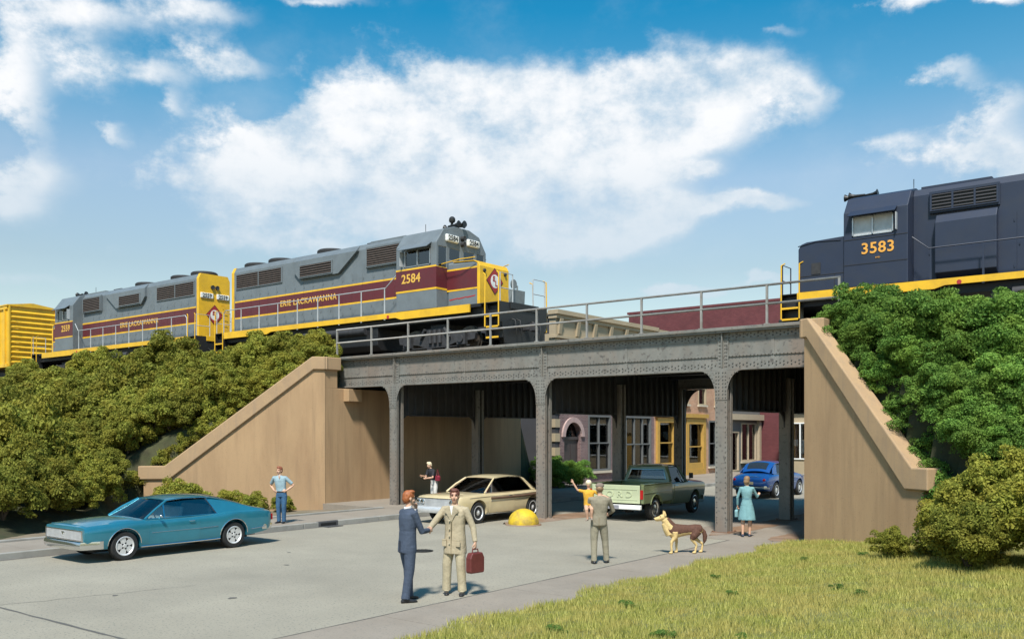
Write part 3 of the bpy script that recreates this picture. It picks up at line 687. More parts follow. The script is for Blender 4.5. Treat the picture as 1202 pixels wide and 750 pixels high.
# ochre-fronted building
t = thing('brick_building', 'orange brick building with ochre shopfront frames past the pickup truck', 'building', (0,0,0))
ops = [(47.5, 49.9, .7, 3.7), (51.2, 53.9, .15, 3.7), (54.5, 56.8, .6, 3.6), (48.1, 49.2, 4.6, 6.7), (50.6, 51.7, 4.6, 6.7), (53.0, 54.1, 4.6, 6.7), (55.4, 56.5, 4.6, 6.7)]
facade(t, FX, 47.3, 57.4, 0, 8.4, ops, m_borg); shell(t, -42, FX, 47.3, 57.4, 8.8, m_room); facade_y(t, 47.31, -42, FX - .36, 8.0, 9.0, [], m_borg)
b = MB(); b.box(-42, FX - .36, 47.66, 57.4, 8.4, 8.5); b.build('roof', m_slate, t)
window(t, FX, 47.5, 49.9, .7, 3.7, m_yel, (1, 2), posters=5, seed=8, fr=.28, proud=.14); window(t, FX, 51.2, 53.9, .15, 3.7, m_yel, (1, 2), posters=5, seed=9, fr=.34, proud=.14, sill=False); window(t, FX, 54.5, 56.8, .6, 3.6, m_grey, (2, 2), posters=2, seed=2)
b = MB(); b.box(FX, FX + .24, 47.35, 54.1, 3.75, 4.0); b.box(FX, FX + .16, 50.1, 50.3, .15, 3.75); b.box(FX, FX + .1, 51.3, 53.8, .16, .9); b.build('shopfront_trim', m_yel, t)
for y0 in (48.1, 50.6, 53.0, 55.4):
    window(t, FX, y0, y0 + 1.1, 4.6, 6.7, m_cream, (1, 2), fr=.07)
cornice(t, FX, 47.4, 57.4, 7.9, 8.9, m_cream, 6)
# small grey and tan shop
t = thing('shop_building', 'low grey shop with tan window surround between the orange and maroon brick buildings', 'building', (0,0,0))
facade(t, FX, 57.4, 62.9, 0, 6.4, [(58.0, 59.2, .15, 2.9), (59.6, 62.2, .8, 3.5)], m_grey); shell(t, -42, FX, 57.4, 62.9, 6.4, m_room)
window(t, FX, 59.6, 62.2, .8, 3.5, m_tan, (2, 1), posters=4, seed=12); window(t, FX, 58.0, 59.2, .15, 2.9, m_tan, (1, 1), sill=False)
b = MB(); b.box(FX + .01, FX + .35, 57.5, 62.85, 3.7, 4.1); b.box(FX, FX + .2, 62.35, 62.7, .15, 3.7); b.build('fascia', m_tan, t)
b = MB(); b.box(-42, FX - .35, 57.4, 62.9, 6.0, 6.1); b.build('roof', m_slate, t)
# maroon building closing the street
t = thing('brick_warehouse', 'tall plain maroon brick warehouse rising above the bridge deck', 'building', (0,0,0))
b = MB(); b.box(-37.6, -21.4, 63.0, 76, 0, 12.3); b.build('wall', m_bmar, t)
b = MB(); b.box(-37.7, -21.3, 62.9, 63.3, 12.3, 12.48); b.box(-37.7, -37.3, 63.3, 76, 12.3, 12.48); b.box(-21.7, -21.3, 63.3, 76, 12.3, 12.48); b.build('parapet', m_bmar, t)
b = MB(); b.box(-37.3, -21.7, 63.3, 76, 12.32, 12.36); b.build('roof', m_slate, t)
# cream shop
t = thing('shop_building', 'cream one-storey shop glimpsed beside the right abutment past the blue saloon', 'building', (0,0,0))
facade_y(t, 60.2, -23.9, -10, 0, 4.3, [(-23.4, -21.6, 1.0, 3.5), (-21.0, -18.4, 1.0, 3.5), (-17.5, -16.4, .02, 2.8), (-15.6, -11, 1.0, 3.5)], m_cream)
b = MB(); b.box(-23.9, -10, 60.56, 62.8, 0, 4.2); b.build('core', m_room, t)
b = MB(); b.box(-24, -9.9, 59.9, 62.9, 4.3, 4.5); b.build('roof', m_slate, t)
for x0, x1 in ((-23.4, -21.6), (-21.0, -18.4), (-15.6, -11)):
    b = MB(); b.box(x0, x1, 60.12, 60.22, 1.0, 1.08); b.box(x0, x1, 60.12, 60.22, 3.42, 3.5); b.box(x0, x0+.08, 60.12, 60.22, 1.08, 3.42); b.box(x1-.08, x1, 60.12, 60.22, 1.08, 3.42); b.box((x0+x1)/2-.04, (x0+x1)/2+.04, 60.13, 60.21, 1.08, 3.42)
    w = b.build('window', m_white, t); p = MB(); p.box(x0, x1, 60.3, 60.31, 1.0, 3.5); p.build('pane', g_win, w)
    p = MB(); rnd = random.Random(int(x0)); 
    for i in range(5): yy = rnd.uniform(x0 + .1, x1 - .5); zz = rnd.uniform(1.2, 2.8); p.box(yy, yy + .35, 60.34 + i*.01, 60.345 + i*.01, zz, zz + .45)
    p.build('window_display', m_paper, w)
b = MB(); b.box(-17.5, -16.4, 60.35, 60.4, .02, 2.8); b.build('door', m_yel, t)

# ------------------------------------------------------------------ foliage
leaf_olive = mat_leaf('olive_leaf', (.11, .135, .02), (.38, .39, .065), (.32, .27, .04))
leaf_green = mat_leaf('green_leaf', (.065, .155, .028), (.24, .42, .08), (.22, .32, .05))
leaf_dark = mat_leaf('dark_green_leaf', (.035, .085, .014), (.11, .19, .03), (.10, .13, .02))
m_bark = mat('bark', (.07, .05, .035), .95, var=.3)
def leaf_mesh(name, seed, R_=1.0, clumps=70, per=210, size=.045, spread=.30, flat=.8, lobes=0):
    rg = np.random.default_rng(seed); C_ = []
    # clump centres: over a dome, pushed out unevenly
    for i in range(clumps):
        d = rg.normal(size=3); d /= np.linalg.norm(d); d[2] = d[2] if d[2] > -.15 else (abs(d[2]) * .9 - .45 if rg.random() < .5 else d[2] * .8)
        rad = R_ * (.62 + .38 * rg.random() ** .7) if rg.random() < .85 else R_ * .45
        C_.append((d * np.array([rad, rad, rad * flat]), spread * (.55 + .8 * rg.random())))
    if lobes:      # crown built of separate lobes with deep gaps between them
        C_ = []
        for k in range(lobes):
            a = k * 2.39996 + rg.uniform(-.3, .3); h = -.35 + 1.3 * (k + .5) / lobes; q = math.sqrt(max(.05, 1 - min(.98, h) ** 2)); lr = rg.uniform(.28, .44)
            lc = np.array([q * math.cos(a), q * math.sin(a), h]) * rg.uniform(.52, .74)
            for j in range(clumps // lobes):
                d = rg.normal(size=3); d /= np.linalg.norm(d); d[2] = abs(d[2]) - .25 if rg.random() < .7 else d[2]
                C_.append((lc + d * lr * rg.uniform(.7, 1.0), spread * (.55 + .7 * rg.random())))
        for j in range(clumps // 5):
            d = rg.normal(size=3); d /= np.linalg.norm(d); C_.append((d * .42, spread * 1.1))
    P = []
    for c, r in C_:
        n = int(per * (r / spread) ** 2); d = rg.normal(size=(n, 3)); d /= np.linalg.norm(d, axis=1)[:, None]; d[:, 2] = np.where(d[:, 2] < -.5, -d[:, 2], d[:, 2])
        p = c + d * (r * (.72 + .38 * rg.random((n, 1)))) * np.array([1, 1, .8]); P.append(np.hstack([p, d]))
    P = np.vstack(P); n = len(P); p = P[:, :3]; d = P[:, 3:]
    a = rg.normal(size=(n, 3)); a -= (a * d).sum(1)[:, None] * d * .5; a /= np.linalg.norm(a, axis=1)[:, None]
    b_ = np.cross(d + rg.normal(size=(n, 3)) * .6, a); b_ /= np.linalg.norm(b_, axis=1)[:, None] + 1e-9
    s = size * (.5 + rg.random((n, 1)))
    V = np.empty((n, 4, 3)); V[:, 0] = p - a * s; V[:, 1] = p - b_ * s * .6; V[:, 2] = p + a * s; V[:, 3] = p + b_ * s * .6
    me = bpy.data.meshes.new(name); me.vertices.add(4 * n); me.vertices.foreach_set('co', V.reshape(-1)); me.loops.add(4 * n); me.loops.foreach_set('vertex_index', np.arange(4 * n, dtype=np.int32))
    me.polygons.add(n); me.polygons.foreach_set('loop_start', np.arange(0, 4 * n, 4, dtype=np.int32)); me.polygons.foreach_set('loop_total', np.full(n, 4, dtype=np.int32)); me.update(calc_edges=True)
    return me
FOL = [leaf_mesh('foliage', s, 1.0, 120, 230, .031, .20, .8, 10) for s in (1, 2, 3, 4)]
FOLF = [leaf_mesh('foliage', s, 1.0, 140, 270, .024, .19, .8, 12) for s in (11, 12, 13)]
FOLN = [leaf_mesh('foliage', s, 1.0, 130, 230, .028, .18, .8, 12) for s in (21, 22)]
def stem_mesh():
    b = MB(); rnd = random.Random(5)
    for i in range(7):
        a = i * .9; b.tube([(0, 0, -.35), (.18*math.cos(a), .18*math.sin(a), .0), (.5*math.cos(a), .5*math.sin(a), .35)], .04, 5, True, .012)
    me = b.mesh('stem'); return me
STEM = stem_mesh(); STEM.materials.append(m_bark)
for me_ in FOL + FOLF + FOLN: me_.materials.append(leaf_olive)
CORE = MB().ell((0, 0, 0), .62, .62, .5, 12, 8).mesh('core')
def bush(u, v, z, s, kind, label, group, seed, zs=1.0, meshes=None):
    label = ' '.join(label.split()[:16])
    rnd = random.Random(seed); t = thing('shrub', label, 'shrub', (u, v, z), rnd.uniform(0, 6.28), group); t.scale = (s, s * rnd.uniform(.85, 1.1), s * zs)
    src = meshes or (FOLF if kind is leaf_green else FOL)
    o = bpy.data.objects.new('foliage', rnd.choice(src)); COL.objects.link(o); o.parent = t; o.location = (0, 0, .25)
    o.material_slots[0].link = 'OBJECT'; o.material_slots[0].material = kind
    st = bpy.data.objects.new('stem', STEM); COL.objects.link(st); st.parent = t; st.location = (0, 0, .1)
    return t
ORD = ['first', 'second', 'third', 'fourth', 'fifth', 'sixth', 'seventh', 'eighth', 'ninth', 'tenth', 'eleventh', 'twelfth', 'thirteenth', 'fourteenth', 'fifteenth', 'sixteenth', 'seventeenth', 'eighteenth', 'nineteenth', 'twentieth']
ROWN = ['lowest row', 'second row up', 'third row up', 'fourth row up', 'middle row', 'sixth row up', 'upper row', 'row just below the crest', 'crest row beside the trains']
rnd = random.Random(21)
# left hillside in rows; each row runs left from the wing wall
vs_ = [9.6, 11.0, 12.3, 13.6, 14.9, 16.2, 17.6, 18.9, 20.1, 21.2, 22.4, 23.4]
for r_, v0 in enumerate(vs_):
    if v0 < 17.3: u0 = -24.3 - max(0, v0 - 10) * .89 - .95
    else: u0 = -30.8 + (v0 - 17.3) * .83 - 1.2
    if r_ >= 10: u0 = -28.0
    u1 = -2.42 * v0 - 1.5; i = 0; u = u0
    step = 1.4 if r_ < 4 else 1.65
    while u > u1 - .5:
        v = v0 + rnd.uniform(-.35, .35); uu = u + rnd.uniform(-.3, .3) if i else u
        z = max(-.2, zleft(uu - .3, v)); sc = (1.05 if r_ < 3 else 1.15 if r_ < 11 else 1.1) * rnd.choice([.7, .9, 1.15, 1.5])
        if i == 0: sc = min(sc, 1.0)
        if r_ == 11: sc = rnd.choice([.75, .9, 1.05, 1.35, 1.1])
        z = z + .2 * sc + rnd.uniform(-.15, .35)
        if r_ >= 9: z -= .35; sc = min(sc, 1.2)
        if r_ >= 10: z -= .15
        bush(uu, v, z, sc, leaf_olive, 'left hillside olive shrub, %s row up, %s out' % (ORD[r_], ORD[i]), 'shrubs covering the left hillside', 100 + r_*40 + i, zs=rnd.uniform(.85, 1.3) if r_ < 8 else rnd.uniform(.8, 1.0))
        i += 1; u -= step * rnd.uniform(.85, 1.15)
for (u, v, s, l) in [(-37.0, 22.4, 1.45, 'tallest olive shrub on the left crest below the yellow hood end'), (-44.3, 22.4, 1.25, 'tall olive shrub on the left crest below the second locomotive'), (-30.4, 22.3, 1.15, 'tall olive shrub on the left crest beside the bridge end'), (-40.2, 22.8, 1.1, 'olive shrub on the left crest between the two tall ones'), (-52.0, 22.6, 1.15, 'olive shrub on the left crest below the yellow boxcar')]:
    bush(u, v, 5.15 + .25*s, s, leaf_olive, l, 'tall shrubs on the left crest', int(-u * 10), zs=1.05)
for i, (u, v, s) in enumerate([(-31.7, 18.3, .95), (-31.2, 19.4, 1.25), (-32.9, 18.6, 1.1), (-32.6, 20.0, 1.15), (-30.3, 20.3, .95), (-33.6, 17.6, 1.1), (-31.3, 18.8, 1.15), (-30.6, 19.6, .95)]):
    bush(u, v, 5.4 - .62 * (23.0 - v) + .45, s, leaf_olive, 'olive shrub in the hollow above the low end of the left wing wall, %s of eight' % ORD[i], 'shrubs in the hollow by the left wing wall', 1500 + i)
for i, (u, v, s) in enumerate([(-4.75, 21.45, .9), (-4.1, 20.75, .8), (-5.7, 22.2, .9), (-3.6, 21.5, 1.0), (-4.4, 22.4, 1.0), (-4.45, 21.0, .75), (-3.5, 20.5, .85)]):
    bush(u, v, max(.3, 5.4 - 1.3 * (23 - v)) + .1, s, leaf_green, 'bright green shrub in the hollow above the low end of the right wing wall, %s of seven' % ORD[i], 'shrubs in the hollow by the right wing wall', 1550 + i)
# against the foot of the left wing wall
for (u, v, s, l) in [(-28.4, 17.4, .98, 'round olive shrub at the low end of the left wing wall behind the teal car roof'), (-27.3, 18.7, .62, 'small olive shrub between the round shrub and the man by the wing wall'), (-26.3, 18.9, .55, 'low spreading olive shrub just behind the man with hands on hips'), (-26.0, 20.0, .45, 'smallest olive shrub at the wing wall, right of the standing man')]:
    bush(u, v, .1, s, leaf_olive, l, 'shrubs at the foot of the left wing wall', int(s * 1000))
# right bank, finer and brighter green
for r_, (v0, s) in enumerate([(20.7, .95), (21.3, 1.0), (21.9, 1.0), (22.5, 1.0), (23.1, .78), (23.8, .5)]):
    u = -4.3 - max(0, min(v0, 22.6) - 20.4) * 1.75 + 1.5; i = 0
    if r_ == 0: u = -3.3
    if r_ >= 4: u = -7.2 + (r_ - 4) * .5
    while u < -1.2:
        v = v0 + rnd.uniform(-.2, .2); z = max(0, zright(u, v)); sc = s * rnd.uniform(.85, 1.15)
        if i == 0: sc = min(sc, .8)
        kind = leaf_green if (i < 4 and not (r_ < 1 and i > 1)) else (leaf_olive if (i + r_) % 3 == 0 else leaf_dark)
        bush(u, v, z + (.15 if r_ < 4 else -.45)*sc, sc, kind, '%s right bank shrub, %s, %s from the wall' % ('bright green' if kind is leaf_green else 'olive' if kind is leaf_olive else 'dark green', ['lowest row', 'second row up', 'third row up', 'upper row', 'top row', 'crest row'][r_], ORD[i]), 'shrubs covering the right bank', 700 + r_*40 + i)
        i += 1; u += .9 * rnd.uniform(.85, 1.15)
for i in range(6):   # tight against the back of the right wing wall
    k = i / 5; u = -8.05 + 3.3*k + .38; v = 22.35 - 1.9*k + .74; zc = 5.5 - 3.6 * max(0, (k*4.07 - .18) / 3.5)
    bush(u, v, zc - .25, .78 * rnd.uniform(.9, 1.15), leaf_green, 'small bright green shrub tight behind the right wing wall, %s from its top' % ORD[i], 'shrubs behind the right wing wall', 1300 + i)
for i in range(6):
    k = i / 5; u = -7.5 + 3.6*k + .3; v = 22.9 - 1.9*k + .5; zc = 5.6 - 3.4 * max(0, (k*4.07 - .18) / 3.5)
    bush(u + .2, v + .1, zc - .1, 1.05 * rnd.uniform(.9, 1.15), leaf_green if i < 4 else leaf_dark, 'bright green shrub in the second line behind the right wing wall, %s from its top' % ORD[i], 'shrubs behind the right wing wall', 1320 + i)
for i in range(8):
    k = i / 7; u = -27.2 - 4.4*k - 1.4; v = 22.6 - 4.6*k + .9; zc = 5.6 - 3.7 * max(0, (k*6.5 - .45) / 5.4)
    bush(u, v, zc + .05, 1.2 * rnd.uniform(.85, 1.2), leaf_olive, 'olive shrub in the second line behind the left wing wall, %s from its top' % ORD[i], 'shrubs behind the left wing wall', 1420 + i)
for i in range(8):   # and behind the left one
    k = i / 7; u = -26.9 - 4.0*k - .66; v = 22.2 - 4.9*k + .54; zc = 5.5 - 4.0 * max(0, (k*6.5 - .45) / 5.4)
    bush(u, v, zc - .3, .85 * rnd.uniform(.85, 1.2), leaf_olive, 'small olive shrub tight behind the left wing wall, %s from its top' % ORD[i], 'shrubs behind the left wing wall', 1400 + i)
front = [(-5.05, 18.25, .42, 'small olive shrub standing alone at the foot of the right wing wall'), (-3.9, 18.6, .95, 'olive shrub hiding the low end of the right wing wall'), (-3.2, 19.6, 1.05, 'tall olive shrub rising past the end of the right wing wall'),
         (-3.45, 17.1, .8, 'olive shrub at the front of the right clump, touching the lawn'), (-2.3, 17.6, 1.05, 'full olive shrub in the middle of the right clump'), (-1.4, 16.6, .85, 'olive shrub at the front right of the clump by the lawn'), (-1.2, 18.6, 1.15, 'large olive shrub at the back of the right clump'), (-.1, 17.3, 1.1, 'olive shrub at the right edge of the clump beside the bank'), (.9, 18.6, 1.2, 'olive shrub at the far right edge below the green bank')]
for i, (u, v, s, l) in enumerate(front): bush(u, v, max(0, zright(u, v)) + .3*s, s, leaf_olive, l, 'olive shrubs in front of the right bank', 900 + i, meshes=FOLN, zs=1.05)
# bushes beyond the bridge
for (u, v, s, l) in [(-25.5, 35.6, 1.0, 'mid green shrub beyond the bridge, left of the centre column'), (-25.1, 37.0, .95, 'mid green shrub beyond the bridge in front of the arched doorway'), (-26.2, 36.4, 1.1, 'mid green shrub behind the others beside the corner building')]:
    bush(u, v, .45, s, leaf_green, l, 'shrubs beyond the bridge', int(s*100 + 3))
# leafy litter and a fallen twig on the bank
# ------------------------------------------------------------------ grass
def grass(name, n, seed, region, hmin, hmax, m, wid=.012):
    rg = np.random.default_rng(seed); u = rg.uniform(region[0], region[1], n * 2); v = rg.uniform(region[2], region[3], n * 2)
    # keep what lies on the lawn and inside the wedge the place shows
    Xc = u * .7859 + v * .6184; Zc = -u * .6184 + v * .7859
    edge = -8.62 + .16 * np.sin(v * 1.7) + .10 * np.sin(v * 4.1 + 1) + rg.uniform(-.12, .06, n * 2)
    ok = (u > edge) & (Zc > 9) & (Xc / Zc < .66) & ((v < 20.2) | (v < 22.2 - (u + 8.1) * .56))
    u = u[ok][:n]; v = v[ok][:n]; n = len(u)
    z = np.array([zright(a, b) for a, b in zip(u, v)])
    dens = np.sin(u * 2.3 + np.sin(v * 1.9) * 2) * np.cos(v * 2.7 + u) * .5 + .5
    h = (hmin + (hmax - hmin) * rg.random(n)) * (.65 + .6 * dens); a = rg.uniform(0, 6.283, n); lean = rg.uniform(0, .75, n) * h; la = rg.uniform(0, 6.283, n)
    w = wid * (.6 + .8 * rg.random(n)); V = np.empty((n, 3, 3))
    V[:, 0] = np.stack([u - np.cos(a) * w, v - np.sin(a) * w, z - .01], 1); V[:, 1] = np.stack([u + np.cos(a) * w, v + np.sin(a) * w, z - .01], 1); V[:, 2] = np.stack([u + np.cos(la) * lean, v + np.sin(la) * lean, z + h], 1)
    me = bpy.data.meshes.new(name); me.vertices.add(3 * n); me.vertices.foreach_set('co', V.reshape(-1)); me.loops.add(3 * n); me.loops.foreach_set('vertex_index', np.arange(3 * n, dtype=np.int32))
    me.polygons.add(n); me.polygons.foreach_set('loop_start', np.arange(0, 3 * n, 3, dtype=np.int32)); me.polygons.foreach_set('loop_total', np.full(n, 3, dtype=np.int32)); me.update(calc_edges=True)
    o = link(me, name, m); o['kind'] = 'stuff'; o['label'] = 'yellow green grass growing on the lawn beside the pavement'; o['category'] = 'grass'; return o
m_grass = mat_leaf('grass_blade', (.21, .235, .035), (.62, .58, .18), (.52, .42, .14))
grass('grass', 190000, 5, (-8.9, 4, 3, 22.5), .03, .115, m_grass, .007)
leaf_weed = mat_leaf('weed_leaf', (.06, .14, .025), (.14, .24, .05), (.12, .19, .04))
WEED = leaf_mesh('weed', 31, 1.0, 14, 60, .09, .4); WEED.materials.append(leaf_weed)
rw = random.Random(3); k = 0
for i in range(16):
    u, v = rw.uniform(-8.2, -4.2), rw.uniform(9.5, 20); 
    if u > -8.5 + (20.5 - v) * .9 + 1.2 or False: continue
    t = bpy.data.objects.new('weed_tuft', WEED); COL.objects.link(t); s = rw.uniform(.05, .11); t.location = (u, v, max(0, zright(u, v)) + .03); t.scale = (s*1.3, s*1.3, s*.8); t.rotation_euler = (0, 0, rw.uniform(0, 6))
    tag(t, 'small dark green weed tuft in the yellow green lawn', 'weed', 'weed tufts in the lawn')

# ------------------------------------------------------------------ locomotives
def paintm(n, c, **k): return mat(n, c, k.pop('rough', .42), var=.06, scale=2, dirt=tuple(x*.55 + .02 for x in c), dscale=1.6, damt=.55, **k)
p_grey = paintm('loco_grey', (.155, .178, .192)); p_mar = paintm('loco_maroon', (.115, .018, .024)); p_yel = paintm('loco_yellow', (.80, .46, .02)); p_blue = paintm('loco_blue', (.019, .028, .054), rough=.5)
p_gold = mat('gold_lettering', (.72, .42, .07), .5); p_orange = mat('lettering_orange', (.75, .36, .06), .5)
m_louver = mat('grille_brown', (.075, .055, .045), .7, var=.25, scale=8); m_louver_blue = mat('grille_dark_blue', (.022, .022, .026), .7)
m_fan = mat('roof_soot', (.03, .03, .032), .75, var=.3); m_truck = mat('bogie_grime', (.035, .035, .038), .75, var=.35, scale=5, bump=.2); m_wheel = mat('wheel_steel', (.10, .085, .07), .5, metal=.5)
m_board = mat('numberboard_white', (.80, .80, .76), .4); m_ink = mat('numberboard_ink', (.02, .02, .02), .5); m_brass = mat('brass', (.5, .3, .08), .4, metal=.8); m_red = mat('marker_red', (.4, .03, .03), .5)
m_lamp = mat('headlight_glass', (.6, .6, .58), .15); m_stan = mat('handrail_grey', (.42, .44, .45), .5)
def louver(parent, x0, x1, z0, z1, y, sgn, m, fm, name='grille', split=1):
    b = MB(); b.box(x0, x1, y, y + sgn*.02, z0, z1)
    o = b.build(name, m_black, parent)
    w = (x1 - x0) / split
    for k in range(split):
        a, c = x0 + k*w + .03, x0 + (k+1)*w - .03; b = MB(); n = max(4, int((z1-z0)/.085))
        for i in range(n):
            zz = z0 + .04 + (z1-z0-.08) * i / (n-1); b.prism([(y + sgn*.022, zz + .022), (y + sgn*.05, zz - .018), (y + sgn*.054, zz - .008), (y + sgn*.026, zz + .032)], a, c, 'x')
        b.build('louver', m, o)
    f = MB()
    f.box(x0-.03, x1+.03, y, y+sgn*.045, z1, z1+.035); f.box(x0-.03, x1+.03, y, y+sgn*.045, z0-.035, z0)
    for k in range(split + 1): xx = x0 + k*w; f.box(xx-.028, xx+.028, y+sgn*.001, y+sgn*.043, z0, z1)
    f.build('grille_frame', fm, o); return o
def loco(label, group, loc, rz, S):
    t = thing('locomotive', label, 'locomotive', loc, rz, group)
    HL = 8.55; CR, CF, NF, HR = S['cr'], S['cf'], S['nf'], -7.95; hw, nw = .88, (.86 if S['el'] else 1.41); W0 = 1.72
    main = S['main']; EL_ = S['el']
    # underframe
    b = MB(); b.box(-HL + .05, HL - .05, -1.25, 1.25, 1.25, 1.60); b.box(-HL + .9, HL - .9, -1.42, 1.42, 1.60, W0 - .03); b.build('underframe', m_black, t)
    b = MB(); b.box(-HL + .02, HL - .02, -1.40, 1.40, W0 - .03, W0); b.build('walkway', m_blackpaint, t)
    for s in (-1, 1):
        b = MB(); y = s * 1.44
        b.prism([(-HL + .75, 1.43), (-4.6, 1.43), (-4.3, 1.52), (3.4, 1.52), (3.7, 1.43), (NF + .02, 1.43), (NF + .02, W0 + .004), (-HL + .75, W0 + .004)], y - s*.03, y + s*.03, 'y'); b.build('side_sill', p_yel, t)
    # hood
    b = MB(); b.prism([(-hw, W0), (hw, W0), (hw, 4.55), (hw - .12, 4.78), (-hw + .12, 4.78), (-hw, 4.55)], HR, CR, 'x'); hood = b.build('hood', main, t, bevel=.02)
    xs = [HR + .22]
    while xs[-1] < CR - .75: xs.append(xs[-1] + .62)
    for s in (-1, 1):
        b = MB(); y0, y1 = s*hw, s*(hw + .010)
        for a, c in zip(xs, xs[1:]):
            c -= .012
            if EL_: bands = [(W0 + .05, 2.38, 0), (2.38, 2.45, 1), (2.45, 3.14, 2), (3.14, 3.21, 1), (3.21, 3.62, 0)]
            else: bands = [(W0 + .05, 3.62, 0)]
            for z0, z1, mi in bands: b.mi = mi; b.box(a, c, y0, y1, z0, z1)
            b.mi = 0; b.box(a + .04, a + .07, y1, y1 + s*.02, 1.95, 2.05); b.box(a + .04, a + .07, y1, y1 + s*.02, 3.34, 3.42)
            b.box(c - .09, c - .06, y1, y1 + s*.025, 2.62 if not EL_ else 2.2, 2.7 if not EL_ else 2.28)
        b.build('hood_doors', [main, p_yel, p_mar], hood)
        if EL_:
            b = MB(); b.box(xs[-1], CR - .001, y0, y1, 2.45, 3.14); b.build('stripe', p_mar, hood)
            b = MB(); b.box(xs[-1], CR - .001, y0, y1, 2.38, 2.45); b.box(xs[-1], CR - .001, y0, y1, 3.14, 3.21); b.build('stripe_edge', p_yel, hood)
        louver(t, HR + .35, -4.25, 3.78, 4.42, s*hw, s, S['grille'], main, split=2)
        # dynamic brake blister with its sloping end
        b = MB(); b.prism([(-3.3, 4.10), (-2.9, 3.72), (-.4, 3.72), (.75, 4.52), (-3.3, 4.52)], s*hw, s*(hw + .14), 'y'); b.prism([(s*(hw+.14), 4.52), (s*(hw), 4.52), (s*(hw-.1), 4.76)], -3.3, .7, 'x'); b.build('brake_blister', main, t)
        louver(t, -2.85, -.75, 3.80, 4.28, s*(hw + .14), s, S['grille'], main)
        bx0, bx1 = (CR - 2.15, CR - .25) if EL_ else (CR - 2.4, CR - .55)
        b = MB(); b.box(bx0 - .05, bx1 + .05, s*hw, s*(hw + .10), 3.72 if EL_ else 3.90, 4.60); b.build('intake_box', main, t, bevel=.01)
        louver(t, bx0, bx1, 3.80 if EL_ else 4.0, 4.50, s*(hw + .10), s, S['grille'], main, split=1 if EL_ else 3)
        if not EL_:
            b = MB(); b.prism([(s*hw, W0 + .05), (s*(hw+.30), W0 + .25), (s*(hw+.30), 3.55), (s*(hw+.12), 3.82), (s*hw, 3.82)], bx0, bx1 - .15, 'x'); b.build('blower_housing', main, t, bevel=.02)
        if EL_: text('lettering', S['name'], .36, p_gold, t, (-2.5, s*(hw + .014), 2.79), (R(90), 0, R(180) if s > 0 else 0), .01, .006, 1.03, 1.12)
        else: text('lettering', 'GM', .10, p_orange, t, (-3.2, s*(hw + .014), 3.3), (R(90), 0, R(180) if s > 0 else 0), .01)
    # hood end
    if EL_:
        b = MB(); b.box(HR - .03, HR + .16, -hw - .012, hw + .012, W0 + .001, 4.56); b.prism([(-hw - .012, 4.56), (hw + .012, 4.56), (hw - .11, 4.80), (-hw + .11, 4.80)], HR - .03, HR + .16, 'x'); he = b.build('hood_end', p_yel, t)
        for s in (-1, 1):
            b = MB(); b.box(HR - .09, HR - .032, s*.46 - .36, s*.46 + .36, 3.62, 3.88); nb = b.build('number_board', m_board, t, bevel=.05)
            text('number', S['num'], .26, m_ink, nb, (HR - .093, s*.46, 3.75), (R(90), 0, R(-90)), .006, .006)
        b = MB()
        for s in (-1, 1): b.lathe([(0, HR - .10), (.10, HR - .12), (.10, HR - .03)], (0, s*.13, 4.18), 'x', 16)
        b.build('headlight', m_fan, t)
        emblem(t, (HR - .035, 0, 2.85), -1)
        b = MB(); 
        for i in range(6): b.tube([(HR - .10, -.65, 1.95 + i*.28), (HR - .10, -.35, 1.95 + i*.28)], .012, 5)
        b.build('ladder', p_yel, t)
    # roof gear
    for fx in S['fans']:
        b = MB(); b.lathe([(0, 4.78), (.62, 4.78), (.66, 4.86), (.66, 4.95), (.60, 5.0), (.52, 4.99), (.5, 4.92), (0, 4.92)], (fx, 0, 0), n=28); f = b.build('radiator_fan', m_fan, t)
        b = MB()
        for i in range(-4, 5): b.box(fx - math.sqrt(.25 - (i*.1)**2 + .0001), fx + math.sqrt(.25 - (i*.1)**2 + .0001), i*.1 - .008, i*.1 + .008, 4.97, 4.985)
        b.build('fan_grille', m_fan, f)
    b = MB(); b.box(.5, 1.3, -.22, .22, 4.78, 4.98); b.build('exhaust_stack', m_fan, t, bevel=.02)
    b = MB(); b.box(CR - 2.2, CR - .2, -.72, .72, 4.78, 4.86); b.build('inertial_hatch', main, t, bevel=.01)
    for lx in (-6.1, -3.9, -1.0, 1.6): b = MB(); b.tube([(lx, .3, 4.78), (lx, .3, 4.86), (lx + .12, .3, 4.86), (lx + .12, .3, 4.78)], .015, 5); b.build('lift_eye', m_fan, t)
    # cab with windows cut through
    cw = 1.47; sec = [(-cw, W0 + .005), (cw, W0 + .005), (cw, 4.18), (cw - .42, 4.74), (.45, 4.92), (-.45, 4.92), (-cw + .42, 4.74), (-cw, 4.18)]
    b = MB(); b.prism(sec, CR, CF, 'x'); cab = b.build('cab', main, t)
    cuts = []
    def cut(x0, x1, y0, y1, z0, z1):
        m_ = MB(); m_.box(x0, x1, y0, y1, z0, z1); o = bpy.data.objects.new('c', m_.mesh('c')); COL.objects.link(o); o.parent = t; cuts.append(o)
    cut(CR + .08, CF - .08, -cw + .06, cw - .06, W0, 4.12)
    wx0, wx1 = CR + (CF - CR)*.22, CR + (CF - CR)*.86; wz0, wz1 = 3.38, 4.03
    cut(wx0, wx1, -3, 3, wz0, wz1)
    for s in (-1, 1):
        a, c = sorted((s*.12, s*.72)); cut(CF - .3, CF + .3, a, c, 3.62, 4.05)
        a, c = sorted((s*.90, s*1.33)); cut(CF - .3, CF + .3, a, c, 3.05 if s > 0 else 3.3, 4.05)
    boolean_cut(cab, cuts)
    md = cab.modifiers.new('b', 'BEVEL'); md.width = .025; md.segments = 2; md.limit_method = 'ANGLE'; md.angle_limit = R(35)
    g_ = MB()
